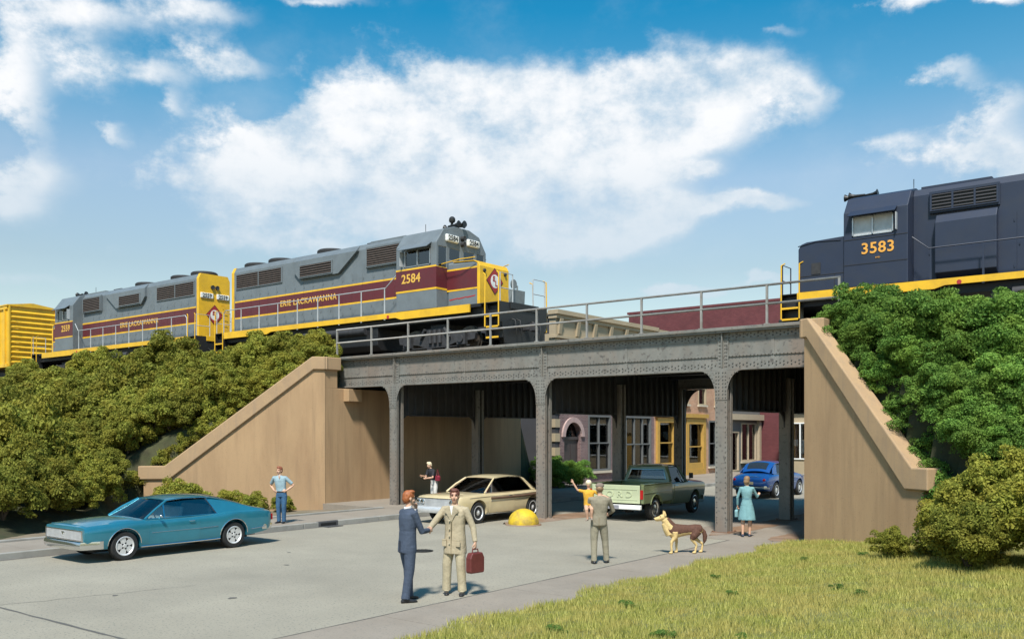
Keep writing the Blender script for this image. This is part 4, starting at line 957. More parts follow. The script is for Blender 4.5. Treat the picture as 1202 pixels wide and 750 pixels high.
    for s in (-1, 1):
        g_ = MB(); g_.box(wx0, wx1, s*(cw - .035), s*(cw - .03), wz0, wz1)
        wdw = g_.build('window', g_dark if EL_ else mat('window_shade', (.55, .56, .56), .5), t)
        f = MB(); yy0, yy1 = s*(cw - .05), s*(cw + .02)
        for xx in (wx0, (wx0+wx1)/2 - .02, wx1 - .04): f.box(xx, xx + .04, yy0, yy1, wz0, wz1)
        f.box(wx0, wx1, yy0, yy1, wz0 - .0, wz0 + .03); f.box(wx0, wx1, yy0, yy1, wz1 - .03, wz1); f.build('window_frame', mat('alu_frame', (.5, .5, .5), .35, metal=.8), wdw)
        a = MB(); a.prism([(s*(cw + .001), wz1 + .16), (s*(cw + .30), wz1 - .04), (s*(cw + .31), wz1 - .02), (s*(cw + .001), wz1 + .19)], wx0 - .12, wx1 + .06, 'x'); a.build('awning', main, t)
        a = MB(); a.box(wx0 - .12, wx0 - .10, s*cw, s*(cw + .16), wz0 + .05, wz1 - .05); a.build('mirror', m_stan, t)
    g_ = MB(); g_.box(CF - .03, CF - .02, -1.35, 1.35, 3.0, 4.07); g_.build('windshield', g_dark, t)
    seat = MB(); seat.box(CR + .5, CR + .95, -1.15, -.7, 2.7, 2.85); seat.box(CR + .45, CR + .55, -1.15, -.7, 2.85, 3.5); seat.box(CR + .5, CR + .95, .7, 1.15, 2.7, 2.85); seat.box(CR + .45, CR + .55, .7, 1.15, 2.85, 3.5)
    seat.build('cab_seat', mat('seat_blue', (.03, .07, .25), .7), t)
    for s in (-1, 1):
        y0, y1 = s*cw, s*(cw + .009)
        if EL_:
            b = MB(); b.box(CR + .002, CF + .002, y0, y1, 2.50, 3.27); b.build('stripe', p_mar, cab)
            b = MB(); b.box(CR + .002, CF + .002, y0, y1, 2.43, 2.50); b.box(CR + .002, CF + .002, y0, y1, 3.27, 3.33); b.build('stripe_edge', p_yel, cab)
            zt = 3.27 if s < 0 else 3.03; b = MB(); b.box(CF, CF + .008, s*.87, s*(cw + .004), 2.50, zt); b.build('stripe', p_mar, cab)
            b = MB(); b.box(CF, CF + .008, s*.87, s*(cw + .004), 2.43, 2.50); b.box(CF, CF + .008, s*.87, s*(cw + .004), zt, zt + .022); b.build('stripe_edge', p_yel, cab)
        text('number', S['num'], .48 if EL_ else .50, p_gold if EL_ else p_orange, t, (S['nx'], s*(cw + .013), 2.93), (R(90), 0, R(180) if s > 0 else 0), .01, .008, 1.0, 1.05)
        if not EL_:
            for zz in (2.45, 3.28): b = MB(); b.box(CR + .01, CF - .01, y0, s*(cw + .012), zz, zz + .018); b.build('panel_seam', m_louver_blue, cab)
        text('small_lettering', 'EL-15' if EL_ else 'EMD', .07, p_gold if EL_ else p_orange, t, (S['nx'], s*(cw + .013), 2.62), (R(90), 0, R(180) if s > 0 else 0), .01) if not EL_ else None
        b = MB()   # red scrawl of the builder's slogan low on the cab
        if EL_:
            for i in range(3): b.prism([(CF + .15 + i*.42, 2.03 + .02*i), (CF + .52 + i*.42, 2.07 + .02*i), (CF + .56 + i*.42, 2.11 + .02*i), (CF + .1 + i*.42, 2.07 + .02*i)], s*nw, s*(nw + .006), 'y')
            b.build('slogan', m_red, t)
    # number boards over the windscreen
    for s in (-1, 1):
        b = MB(); b.box(CF - .02, CF + .10, s*.62 - .36, s*.62 + .36, 4.28, 4.56); nb = b.build('number_board', m_board if EL_ else main, t, bevel=.05)
        if EL_: text('number', S['num'], .27, m_ink, nb, (CF + .104, s*.62, 4.42), (R(90), 0, R(90)), .006, .006)
    b = MB()
    for zz in (4.30, 4.52): b.lathe([(0, CF + .14), (.09, CF + .16), (.10, CF)], (0, 0, zz), 'x', 14)
    b.build('headlight', m_fan, t)
    # horn
    hx = S['hx']; b = MB()
    b.tube([(hx, 0, 4.9), (hx, 0, 5.04)], .03, 6)
    for dx, dy, ln in ((1, -.16, .55), (1, 0, .7), (1, .16, .5), (-1, .08, .4)):
        b.tube([(hx, dy, 5.05), (hx + dx*ln*.6, dy, 5.06), (hx + dx*ln*.85, dy, 5.07), (hx + dx*ln, dy, 5.08)], [.035, .045, .07, .13], 10)
    b.tube([(hx, -.18, 5.05), (hx, .18, 5.05)], .03, 6)
    if S['tall_horn']:
        b.T = Matrix.Translation((0, 0, .0)); b.tube([(hx, 0, 5.05), (hx + .05, 0, 5.22)], .05, 6); b.lathe([(0, 5.2), (.10, 5.2), (.13, 5.26), (.12, 5.36), (.06, 5.42), (0, 5.43)], (hx + .12, -.08, 0), n=12)
    b.build('horn', m_blackpaint, t)
    b = MB(); b.tube([(CR + .2, .0, 4.92), (CR + .2, 0, 5.35)], .012, 5); b.build('antenna', m_blackpaint, t)
    # short hood (nose)
    nt_ = 3.42
    b = MB(); b.prism([(CF, W0), (NF, W0), (NF, nt_ - .22), (NF - .09, nt_ - .06), (NF - .28, nt_), (CF, nt_ + .05)], -nw, nw, 'y'); ns = b.build('nose', [main], t, bevel=.10 if EL_ else .03, seg=4)
    if EL_:
        b = MB(); e = .012; b.prism([(NF - .12, W0 + .005), (NF + e, W0 + .005), (NF + e, nt_ - .215), (NF - .085, nt_ - .045), (NF - .28, nt_ + e), (CF + .3, nt_ + .055 + e*.5), (CF + .3, nt_ + .035), (NF - .28, nt_ - .02), (NF - .12, nt_ - .10)], -nw - e, nw + e, 'y'); b.build('nose_front', p_yel, t, bevel=.045, seg=4)
        for s in (-1, 1):
            b = MB(); b.box(CF + .001, NF - .10, s*nw, s*(nw + .008), 2.43, 3.14); b.build('stripe', p_mar, ns)
            b = MB(); b.box(CF + .001, NF - .10, s*nw, s*(nw + .008), 2.37, 2.43); b.box(CF + .001, NF - .10, s*nw, s*(nw + .008), 3.14, 3.20); b.build('stripe_edge', p_yel, ns)
        emblem(t, (NF + .016, 0, 2.72), 1)
        for s in (-1, 1):
            b = MB(); b.lathe([(0, NF + .07), (.06, NF + .07), (.075, NF + .01)], (0, s*.62, 3.05), 'x', 14); b.build('class_light', m_fan, t)
    else:
        for s in (-1, 1):
            b = MB(); b.box(NF - .75, NF - .45, s*nw, s*(nw + .02), 2.30, 2.68); b.build('sand_hatch', m_fan, t)
            b = MB(); b.box(CF + .001, NF - .05, s*nw, s*(nw + .012), 2.32 - .07, 2.27); b.box(CF + .3, CF + .315, s*nw, s*(nw + .012), 1.75, 2.24); b.build('panel_seam', m_louver_blue, ns)
    # bogies
    for cx in (-5.25, 5.25):
        g = MB(); 
        for s in (-1, 1):
            y0, y1 = s*1.02, s*1.16
            g.prism([(cx-1.95, .72), (cx-1.75, .86), (cx-.75, .86), (cx-.5, 1.0), (cx+.5, 1.0), (cx+.75, .86), (cx+1.75, .86), (cx+1.95, .72), (cx+1.9, .5), (cx+.95, .42), (cx+.6, .32), (cx-.6, .32), (cx-.95, .42), (cx-1.9, .5)], y0, y1, 'y')
            for wx in (-1.37, 1.37): g.box(cx+wx-.2, cx+wx+.2, y1, y1 + s*.16, .32, .74); g.lathe([(0, y1 + s*.16), (.14, y1 + s*.16), (.13, y1 + s*.22), (0, y1 + s*.22)], (cx+wx, 0, .52), 'y', 10)
            for k in (-.25, 0, .25): g.tube([(cx + k, y1 + s*.05, .45), (cx + k, y1 + s*.05, .95)], .075, 8)
            for wx in (-.75, .75): g.tube([(cx + wx, y1 + s*.08, .62), (cx + wx*.65, y1 + s*.08, .98)], .06, 8)
            g.tube([(cx - 1.7, y1 + s*.03, .28), (cx + 1.7, y1 + s*.03, .28)], .025, 6)
        g.box(cx - .4, cx + .4, -1.0, 1.0, .4, 1.15); bog = g.build('bogie', m_truck if EL_ else mat('bogie_blue_grey', (.05, .055, .065), .7, var=.3), t)
        for wx in (-1.37, 1.37):
            w = MB()
            for s in (-1, 1): w.lathe([(0, s*.70), (.46, s*.70), (.54, s*.70), (.54, s*.73), (.51, s*.735), (.51, s*.85), (.42, s*.85), (.38, s*.80), (.16, s*.80), (.14, s*.86), (0, s*.86)], (cx + wx, 0, .51), 'y', 28)
            w.lathe([(0, -.7), (.09, -.7), (.09, .7), (0, .7)], (cx + wx, 0, .51), 'y', 10); w.build('wheel', m_wheel, bog)
    b = MB(); b.prism([(-1.25, .55), (-1.05, .35), (1.05, .35), (1.25, .55), (1.25, 1.25), (-1.25, 1.25)], -2.35, 2.2, 'x'); b.build('fuel_tank', m_black, t, bevel=.03)
    b = MB()
    for s in (-1, 1): b.lathe([(0, -2.2), (.16, -2.2), (.16, 1.6), (0, 1.6)], (0, s*1.3, 1.15), 'x', 12)
    b.build('air_reservoir', m_truck, t)
    # ends: pilot, steps, couplers, hoses, handrails
    for e in (-1, 1):
        X = e * HL
        b = MB(); b.box(X - e*.05, X, -1.42, 1.42, 1.0, W0 - .001); b.prism([(-1.15, .25), (1.15, .25), (1.3, 1.0), (-1.3, 1.0)], X - e*.04, X - e*.001, 'x'); b.build('pilot', m_blackpaint, t)
        b = MB(); b.box(X - e*.1, X + e*.04, -.85, .85, W0 - .22, W0 + .02); b.build('anticlimber', p_yel if (EL_ and e < 0) else m_blackpaint, t, bevel=.01)
        b = MB(); b.box(X - e*.2, X + e*.35, -.09, .09, .78, .98); b.cbox(X + e*.42, .04, .88, .28, .26, .30); b.cbox(X + e*.52, -.13, .88, .16, .1, .30); b.build('coupler', m_truck, t, bevel=.03)
        for s in (-1, 1):
            for hy in (.45, .75):
                b = MB(); b.tube([(X, s*hy, 1.15), (X + e*.15, s*hy, 1.1), (X + e*.2, s*hy, .8), (X + e*.16, s*(hy - .05), .55)], .022, 6); b.build('air_hose', m_blackpaint, t)
            sx = X - e*.05
            for k in range(3):
                z = .45 + k*.38; b = MB(); b.box(sx - e*.02, sx - e*.58, s*1.42, s*1.12, z, z + .03); st = b.build('step', m_blackpaint, t); q = MB(); q.box(sx - e*.02, sx - e*.58, s*1.425, s*1.45, z - .02, z + .045); q.build('step_edge', p_yel, st)
            b = MB(); b.box(sx - e*.60, sx - e*.63, s*1.08, s*1.42, .40, W0 - .03); b.box(sx, sx - e*.6, s*1.08, s*1.11, .4, W0 - .03); b.build('step_frame', m_blackpaint, t)
            for dx in (.0, .62):
                b = MB(); b.tube([(sx - e*dx, s*1.46, .85), (sx - e*dx, s*1.46, 1.9), (sx - e*(dx + .0), s*1.44, 2.72), (sx - e*(dx + .12), s*1.40, 2.78)], .024, 6); b.build('grab_iron', p_yel, t)
            b = MB(); b.tube([(X - e*.06, s*1.36, W0), (X - e*.06, s*1.36, 2.74), (X - e*.06, s*.62, 2.74), (X - e*.06, s*.62, W0)], .022, 6); b.tube([(X - e*.06, s*1.36, 2.2), (X - e*.06, s*.62, 2.2)], .018, 6); b.build('end_rail', m_stan if EL_ else main, t)
        if e > 0:
            b = MB(); b.prism([(X - .45, W0), (X - .25, W0), (X - .22, W0 + .55), (X - .48, W0 + .55)], -.34, .34, 'y'); b.tube([(X - .4, .1, W0 + .55), (X - .4, .1, W0 + .75)], .03, 6); b.lathe([(0, X - .42), (.18, X - .42), (.18, X - .38), (0, X - .38)], (0, -.12, W0 + .78), 'x', 14); b.build('brake_stand', mat('walkway_box_grey', (.18, .2, .2), .6) if EL_ else main, t)
    m_h = m_stan if EL_ else main
    for s in (-1, 1):
        x0, x1 = -HL + .75, CR - .15; n = 9; ys = s*1.45
        b = MB(); b.tube([(x0, ys, 1.6), (x0, ys, 2.60), (x0 + .12, ys, 2.72), (x1 - .45, ys, 2.72), (x1 + .05, s*1.38, 3.15)], .022, 6); b.build('handrail', m_h, t)
        for i in range(1, n):
            x = x0 + (x1 - .5 - x0) * i / (n-1); b = MB(); b.prism([(x - .035, 1.48), (x + .035, 1.48), (x + .016, 2.74), (x - .016, 2.74)], ys - .012, ys + .012, 'y'); b.build('stanchion', m_h, t)
        b = MB(); b.tube([(CF + .1, s*1.42, 3.35), (NF - .6, s*1.42, 3.40), (NF, s*1.42, 3.3)], .018, 6) if not EL_ else b.tube([(CF + .02, s*1.2, 3.38), (CF + .9, s*1.2, 3.46), (NF - .1, s*1.0, 3.50)], .018, 6)
        b.build('grab_iron', p_yel if EL_ else m_h, t)
        b = MB(); b.lathe([(0, s*1.452), (.07, s*1.452), (.07, s*1.474), (0, s*1.474)], (3.0, 0, 1.58), 'y', 14); b.build('fuel_filler', m_red, t)
    return t
def emblem(t, c, e):
    """maroon and white lozenge with a round centre carrying the letters"""
    x, y, z = c; rot = (R(90), 0, R(90) if e > 0 else R(-90)); r_ = .50
    b = MB(); b.prism([(y - r_, z), (y, z - r_), (y + r_, z), (y, z + r_)], x, x + e*.010, 'x'); o = b.build('emblem', p_mar, t)
    b = MB(); b.prism([(y - r_ + .05, z), (y, z - r_ + .05), (y + r_ - .05, z), (y, z + r_ - .05)], x + e*.010, x + e*.014, 'x'); b.build('emblem_field', mat('emblem_red', (.35, .03, .03), .45), o)
    b = MB(); b.lathe([(0, x + e*.014), (.25, x + e*.014), (.25, x + e*.018), (0, x + e*.018)], (0, y, z), 'x', 28, False); b.build('emblem_disc', m_board, o)
    for ch, dy, dz in (('E', -.07, .08), ('L', .07, -.09)): text('emblem_letter', ch, .26, MATS['emblem_red'], o, (x + e*.022, y + dy*e, z + dz), rot, .006, .012)
EL = dict(el=True, main=p_grey, grille=m_louver, fans=(-7.1, -5.3, -1.9), cr=3.45, cf=5.55, nf=7.15, nx=4.25, name='ERIE LACKAWANNA', hx=5.0, tall_horn=True)
loco('grey and maroon diesel locomotive with yellow nose numbered 2584 on the bridge approach', None, (-29.13, T1, RZ), 0, dict(EL, num='2584')).scale = (1.027, 1, 1.02)
loco('grey and maroon diesel locomotive with yellow hood end numbered 2559, behind the first', None, (-48.3, T1, RZ), math.pi, dict(EL, num='2559', tall_horn=False)).scale = (1.03, 1, 1.04)
loco('dark blue diesel locomotive numbered 3583 on the far track at the right', None, (-11.75 + 8.55, T2, RZ), math.pi, dict(el=False, main=p_blue, grille=m_louver_blue, fans=(-7.1, -5.3, -1.9), cr=4.45, cf=6.42, nf=7.93, nx=5.35, name='', num='3583', hx=6.15, tall_horn=False)).scale = (1, 1, .975)
# ------------------------------------------------------------------ box wagon
t = thing('boxcar', 'yellow ribbed boxcar coupled behind the second locomotive at the far left', 'boxcar', (-60.2 - 7.6, T1, RZ)); t.scale = (1, 1, 1.06)
p_box = paintm('boxcar_yellow', (.80, .47, .03))
b = MB(); b.box(-7.6, 7.6, -1.5, 1.5, 1.15, 4.75); body = b.build('body', p_box, t)
b = MB(); b.prism([(-1.62, 4.75), (1.62, 4.75), (1.62, 4.82), (0, 5.02), (-1.62, 4.82)], -7.7, 7.7, 'x')
for i in range(18): x = -7.3 + i*.86; b.prism([(-1.6, 4.83), (1.6, 4.83), (0, 5.06)], x - .05, x + .05, 'x')
b.build('roof', p_box, t)
for e in (-1, 1):
    b = MB()
    for i in range(11): z = 1.4 + i*.30; b.prism([(e*7.6, z - .1), (e*7.68, z - .02), (e*7.68, z + .02), (e*7.6, z + .1)], -1.4, 1.4, 'y')
    for s in (-1, 1): b.box(e*7.6, e*7.7, s*1.5, s*1.4, 1.15, 4.75)
    b.build('end_ribs', p_box, t)
b = MB()
for s in (-1, 1):
    for i in range(17):
        x = -7.3 + i*.91
        if abs(x) > 1.4: b.box(x - .07, x + .07, s*1.5, s*1.6, 1.2, 4.7)
    b.box(-7.6, 7.6, s*1.5, s*1.58, 1.1, 1.3); b.box(-7.6, 7.6, s*1.501, s*1.58, 4.55, 4.76)
b.build('side_posts', p_box, t)
for s in (-1, 1):
    b = MB(); b.box(-1.3, 1.3, s*1.5, s*1.62, 1.2, 4.55); 
    for i in range(8): b.box(-1.25, 1.25, s*1.62, s*1.65, 1.5 + i*.38, 1.6 + i*.38)
    b.build('door', p_box, t)
for e in (-1, 1):
    for i in range(8): b = MB(); b.tube([(e*7.78, -1.35, 1.3 + i*.42), (e*7.78, -.95, 1.3 + i*.42)], .014, 5); b.build('ladder_rung', p_box, t)
    b = MB()
    for s in (-1, 1):
        b.prism([(e*5.6-1.3, .55), (e*5.6-.5, .85), (e*5.6+.5, .85), (e*5.6+1.3, .55), (e*5.6+.6, .3), (e*5.6-.6, .3)], s*.98, s*1.12, 'y')
        for wx in (-.87, .87): b.lathe([(0, s*.72), (.46, s*.72), (.44, s*.86), (0, s*.86)], (e*5.6+wx, 0, .43), 'y', 20)
    b.build('bogie', m_truck, t)
b = MB(); b.box(-7.9, 7.9, -.25, .25, .75, 1.15); b.build('centre_sill', m_truck, t)

# ------------------------------------------------------------------ cars
def catmull(S, x, k):
    """value of column k of the stations S (sorted by x) at x, smooth"""
    n = len(S)
    if x <= S[0][0]: return S[0][k]
    if x >= S[-1][0]: return S[-1][k]
    i = max(j for j in range(n - 1) if S[j][0] <= x); x0, x1 = S[i][0], S[i+1][0]; t = (x - x0) / (x1 - x0)
    m0 = (S[i+1][k] - S[max(i-1,0)][k]) / (S[i+1][0] - S[max(i-1,0)][0]) * (x1 - x0); m1 = (S[min(i+2,n-1)][k] - S[i][k]) / (S[min(i+2,n-1)][0] - S[i][0]) * (x1 - x0)
    v = (2*t**3-3*t*t+1)*S[i][k] + (t**3-2*t*t+t)*m0 + (-2*t**3+3*t*t)*S[i+1][k] + (t**3-t*t)*m1
    lo, hi = min(S[i][k], S[i+1][k]), max(S[i][k], S[i+1][k]); return min(max(v, lo - .01), hi + .01)
def car_ring(S, x):
    hw, zb, zs, zc = (catmull(S, x, k) for k in (1, 2, 3, 4)); h = zs - zb
    half = [(0, zb), (hw*.80, zb), (hw*.93, zb + .03), (hw*.965, zb + .10*h + .03), (hw*.985, zb + .40*h), (hw, zb + .66*h), (hw*.992, zb + .86*h), (hw*.965, zb + .97*h), (hw*.90, zs + .25*(zc-zs)), (hw*.6, zs + .8*(zc-zs)), (hw*.3, zs + .97*(zc-zs)), (0, zc)]
    return half
def side_pt(S, x, f, out=0, s=1):
    r = car_ring(S, x)[2:8]; f = max(0, min(.999, f)) * (len(r) - 1); i = int(f); t = f - i
    y = r[i][0] + (r[i+1][0] - r[i][0]) * t; z = r[i][1] + (r[i+1][1] - r[i][1]) * t
    return (x, s * (y + out), z)
def wheel(parent, x, y, r, w, s, m_hub, style, arm=True):
    t = bpy.data.objects.new('wheel', None); COL.objects.link(t); t.parent = parent; t.location = (x, y, r)
    b = MB(); b.lathe([(r*.60, -w/2*.8), (r*.66, -w/2), (r*.93, -w/2), (r, -w/2*.7), (r, w/2*.7), (r*.93, w/2), (r*.66, w/2), (r*.60, w/2*.8)], axis='y', n=36); b.build('tyre', m_tyre, t)
    b = MB(); b.lathe([(0, s*w*.05), (r*.56, s*w*.05), (r*.60, s*w*.42), (r*.68, s*w*.50), (r*.64, s*w*.53), (r*.57, s*w*.44), (r*.54, s*w*.32), (0, s*w*.32)], axis='y', n=36)
    if style == 'spoke':
        for k in range(5):
            a = k*2*math.pi/5; ca, sa = math.cos(a), math.sin(a); px, pz = -sa, ca
            b.prism([(ca*r*.1 + px*.05, sa*r*.1 + pz*.05), (ca*r*.60 + px*.075, sa*r*.60 + pz*.075), (ca*r*.60 - px*.075, sa*r*.60 - pz*.075), (ca*r*.1 - px*.05, sa*r*.1 - pz*.05)], s*w*.34, s*w*.44, 'y')
        b.lathe([(0, s*w*.5), (.035, s*w*.5), (.05, s*w*.2)], axis='y', n=14)
    elif style == 'wire':
        for k in range(16): a = k*math.pi/8; b.tube([(math.cos(a)*.04, s*w*.45, math.sin(a)*.04), (math.cos(a+.25)*r*.57, s*w*.2, math.sin(a+.25)*r*.57)], .007, 5)
        b.lathe([(0, s*w*.55), (.035, s*w*.52), (.05, s*w*.3)], axis='y', n=14)
    else: b.lathe([(0, s*w*.50), (r*.2, s*w*.48), (r*.38, s*w*.38), (r*.42, s*w*.2)], axis='y', n=24)
    b.build('rim', m_hub, t)
    return t
def make_car(name, label, loc, rz, D):
    t = thing('car' if name is None else name, label, 'car', loc, rz)
    S = sorted(D['S']); m = D['paint']; x0, x1 = S[0][0], S[-1][0]; xs = [x0 + (x1-x0)*i/60 for i in range(61)]
    rings = []
    for x in xs:
        h = car_ring(S, x); rings.append([(x, y, z) for y, z in h] + [(x, -y, z) for y, z in h[-2:0:-1]])
    b = MB(); b.loft(rings); body = b.build('body', m, t, angle=False)
    cuts = []
    for wx in D['wx']:
        for s in (-1, 1):
            c = MB(); c.lathe([(0, s*.48), (D['wr'] + .065, s*.48), (D['wr'] + .065, s*1.3), (0, s*1.3)], (wx, 0, D['wr'] + .01), 'y', 40)
            o = bpy.data.objects.new('c', c.mesh('c')); COL.objects.link(o); o.parent = t; cuts.append(o)
    c = MB(); cx0, cx1 = D['cabin']; c.box(cx0, cx1, -D['yb'] + .07, D['yb'] - .07, D['zb'] - .42, D['zb'] + .5); o = bpy.data.objects.new('c', c.mesh('c')); COL.objects.link(o); o.parent = t; cuts.append(o)
    boolean_cut(body, cuts)
    me = body.data; bm = bmesh.new(); bm.from_mesh(me)
    for e in bm.edges:
        if len(e.link_faces) == 2 and e.calc_face_angle(0) > R(32): e.smooth = False
    for f in bm.faces: f.smooth = True
    bm.to_mesh(me); bm.free()
    b = MB(); b.box(x0 + .5, x1 - .4, -.46, .46, D['clear'] - .02, .45); b.tube([(x0 + .2, .35, .24), (0, .35, .2)], .03, 8)
    for wx in D['wx']: b.tube([(wx, -.7, D['wr']), (wx, .7, D['wr'])], .04, 8)
    b.build('chassis', m_black, t)
    for wx in D['wx']:
        for s in (-1, 1):
            wheel(t, wx, s*D['wy'], D['wr'], .19, s, m_alloy if D.get('hub') is None else D['hub'], D['rim'])
            if D.get('lip'):
                b = MB(); rr = D['wr'] + .072
                b.tube([side_pt_near(S, wx + rr*math.cos(a), D['wr'] + .01 + rr*math.sin(a), s) for a in [math.pi*(.02 + .96*k/18) for k in range(19)]], .010, 6); b.build('arch_trim', D['lip'], t)
    # greenhouse
    yb, yr, zb, zr = D['yb'], D['yr'], D['zb'], D['zr']
    def Y(z): k = max(0, min(1, (z - zb) / (zr - zb))); return yb + (yr - yb) * k
    def panel(poly, s, th, out=0):
        b = MB(); a = [(x, s*(Y(z) + out), z) for x, z in poly]; c = [(x, s*(Y(z) + out - th), z) for x, z in poly]; n = len(poly)
        b.add(a + c, [tuple(range(n)), tuple(range(2*n-1, n-1, -1))] + [(i, (i+1) % n, (i+1) % n + n, i+n) for i in range(n)]); return b
    RS = sorted(D['roof']); grid = []
    nx = 28
    for i in range(nx + 1):
        x = RS[0][0] + (RS[-1][0] - RS[0][0]) * i / nx; hwr, ze, zc = catmull(RS, x, 1), catmull(RS, x, 2), catmull(RS, x, 3); row = []
        for j in range(13):
            q = -1 + 2*j/12; row.append((x, hwr * q, ze + (zc - ze) * (1 - abs(q)**2.4)))
        grid.append(row)
    b = MB(); b.patch(grid, .022); rf = b.build('roof', m, t)
    for s in (-1, 1):
        for poly in D['sails']: panel(poly, s, .03, .004).build('pillar', m, t, bevel=.006)
        for poly in D['glass']: panel(poly, s, .006, -.012).build('side_window', g_car, t)
        for poly in D.get('bars', []): panel(poly, s, .02, .002).build('window_frame', m_chrome, t)
        b = MB(); A = D['wsb']; T = D['wst']; b.tube([(A[0], s*A[1], A[2]), ((A[0]+T[0])/2 + .02, s*((A[1]+T[1])/2 + .02), (A[2]+T[2])/2 + .01), (T[0], s*T[1], T[2])], .026, 8); b.build('pillar', m, t)
        if D.get('belt'): b = MB(); b.tube([(x, s*(Y(zb) + .012), zb + .012) for x in (D['belt'][0], (D['belt'][0]+D['belt'][1])/2, D['belt'][1])], .010, 6); b.build('belt_trim', m_chrome, t)
        if D.get('drip'): b = MB(); b.tube([(x, s*(y + .008), z) for x, y, z in D['drip']], .011, 6); b.build('drip_rail', m_chrome, t)
    def screen(B, T, bulge, nm):
        g = []
        for i in range(9):
            k = i/8; row = []
            for j in range(15):
                q = -1 + 2*j/14; row.append((B[0] + (T[0]-B[0])*k + bulge*(1 - q*q) * (1 - .3*k), (B[1] + (T[1]-B[1])*k) * q, B[2] + (T[2]-B[2])*k))
            g.append(row)
        b = MB(); b.patch(g, .006); return b.build(nm, g_car, t)
    screen(D['wsb'], D['wst'], D.get('bulge', .10), 'windshield')
    if D.get('rwb'):
        screen(D['rwb'], D['rwt'], -D.get('bulge', .10), 'rear_window')
        for s in (-1, 1): A, T = D['rwb'], D['rwt']; b = MB(); b.tube([(A[0], s*A[1], A[2]), (T[0], s*T[1], T[2])], .026, 8); b.build('pillar', m, t)
    if D.get('fastglass'):
        a, c, w_ = D['fastglass']; g = []
        for i in range(9):
            x = a + (c - a)*i/8; hwr, ze, zc = catmull(RS, x, 1), catmull(RS, x, 2), catmull(RS, x, 3); g.append([(x, hwr*w_*q, ze + (zc-ze)*(1 - abs(w_*q)**2.4) + .034) for q in [-1 + 2*j/8 for j in range(9)]])
        b = MB(); b.patch(g, .006 if c > a else -.006); b.build('rear_window', mat('dark_window', (.02, .025, .03), .06, var=.05, coat=.5), t)
    # interior
    im = D['trim']; zf = zb - .40; b = MB(); b.box(RS[0][0] + .25, D['wsb'][0] - .15, -yb + .12, yb - .12, zf - .05, zf)
    b.box(D['wsb'][0] - .32, D['wsb'][0] - .05, -yb + .1, yb - .1, zb - .16, zb - .04); b.build('dashboard', im, t)
    for sx in D['seats']:
        b = MB(); b.box(sx, sx + .48, -yb + .16, yb - .16, zf, zf + .22); b.prism([(sx - .12, zf + .62), (sx - .02, zf + .62), (sx + .12, zf + .15), (sx, zf + .15)], -yb + .16, yb - .16, 'y'); b.build('seat', im, t, bevel=.04)
    b = MB(); cx = D['wsb'][0] - .42
    b.tube([(cx + .06*math.sin(a), .36 + .18*math.cos(a), zb - .02 + .17*math.sin(a)) for a in [2*math.pi*k/20 for k in range(21)]], .012, 6); b.tube([(cx, .36, zb - .02), (cx + .25, .36, zb - .12)], .015, 6); b.build('steering_wheel', D.get('swm', m_blackpaint), t)
    # doors as pressed panels with a handle
    for (a, c) in D['doors']:
        for s in (-1, 1):
            g = [[side_pt(S, a + (c-a)*i/14, .14 + .84*j/8, 0, s) for j in range(9)] for i in range(15)]
            b = MB(); b.patch(g, .007 if (s > 0) == (c < a) else -.007); 
            d = b.build('door', m, t, bevel=.002); hxx = min(a, c) + .16; p = Vector(side_pt(S, hxx, .80, .015, s)); h = MB(); h.tube([p, p + Vector((0, s*.02, 0)), p + Vector((.13, s*.02, 0)), p + Vector((.13, 0, 0))], .010, 6); h.build('handle', m_chrome, d)
    for (pts, f, r_, mm) in D.get('strips', []):
        for s in (-1, 1):
            b = MB(); b.tube([side_pt(S, pts[0] + (pts[1]-pts[0])*k/16, f, .008, s) for k in range(17)], r_, 6); b.build('side_trim', mm, t)
    return t, S
def side_pt_near(S, x, z, s):
    r = car_ring(S, x); zs = [p[1] for p in r[1:9]]
    for i in range(1, 8):
        if r[i][1] <= z <= r[i+1][1]:
            k = (z - r[i][1]) / max(1e-6, r[i+1][1] - r[i][1]); return (x, s*(r[i][0] + (r[i+1][0]-r[i][0])*k + .004), z)
    return (x, s*(r[2][0] + .004), z)
def carpaint(n, c, metal=.5, rough=.28):
    M = mat(n, c, rough, metal=metal, var=.10, scale=1.5, coat=1.0, dirt=tuple(x*.7 + .01 for x in c), dscale=2.5, damt=.3); return M
def bumper(t, x, e, hw, z, h, d=.10, wrap=.3, m=None):
    b = MB(); rings = []
    n = 18
    for i in range(n + 1):
        q = -1 + 2*i/n; yy = hw*q; xx = x + e*d*(1 - abs(q)**5) - e*wrap*max(0, abs(q) - .93)/.07
        rings.append([(xx + e*dx, yy * (1 if abs(q) < .99 else 1), z + dz) for dx, dz in ((-.05, -h/2), (.015, -h/2), (.04, -h*.2), (.045, h*.15), (.02, h/2), (-.05, h/2))])
    b.loft(rings); return b.build('bumper', m or m_chrome, t)
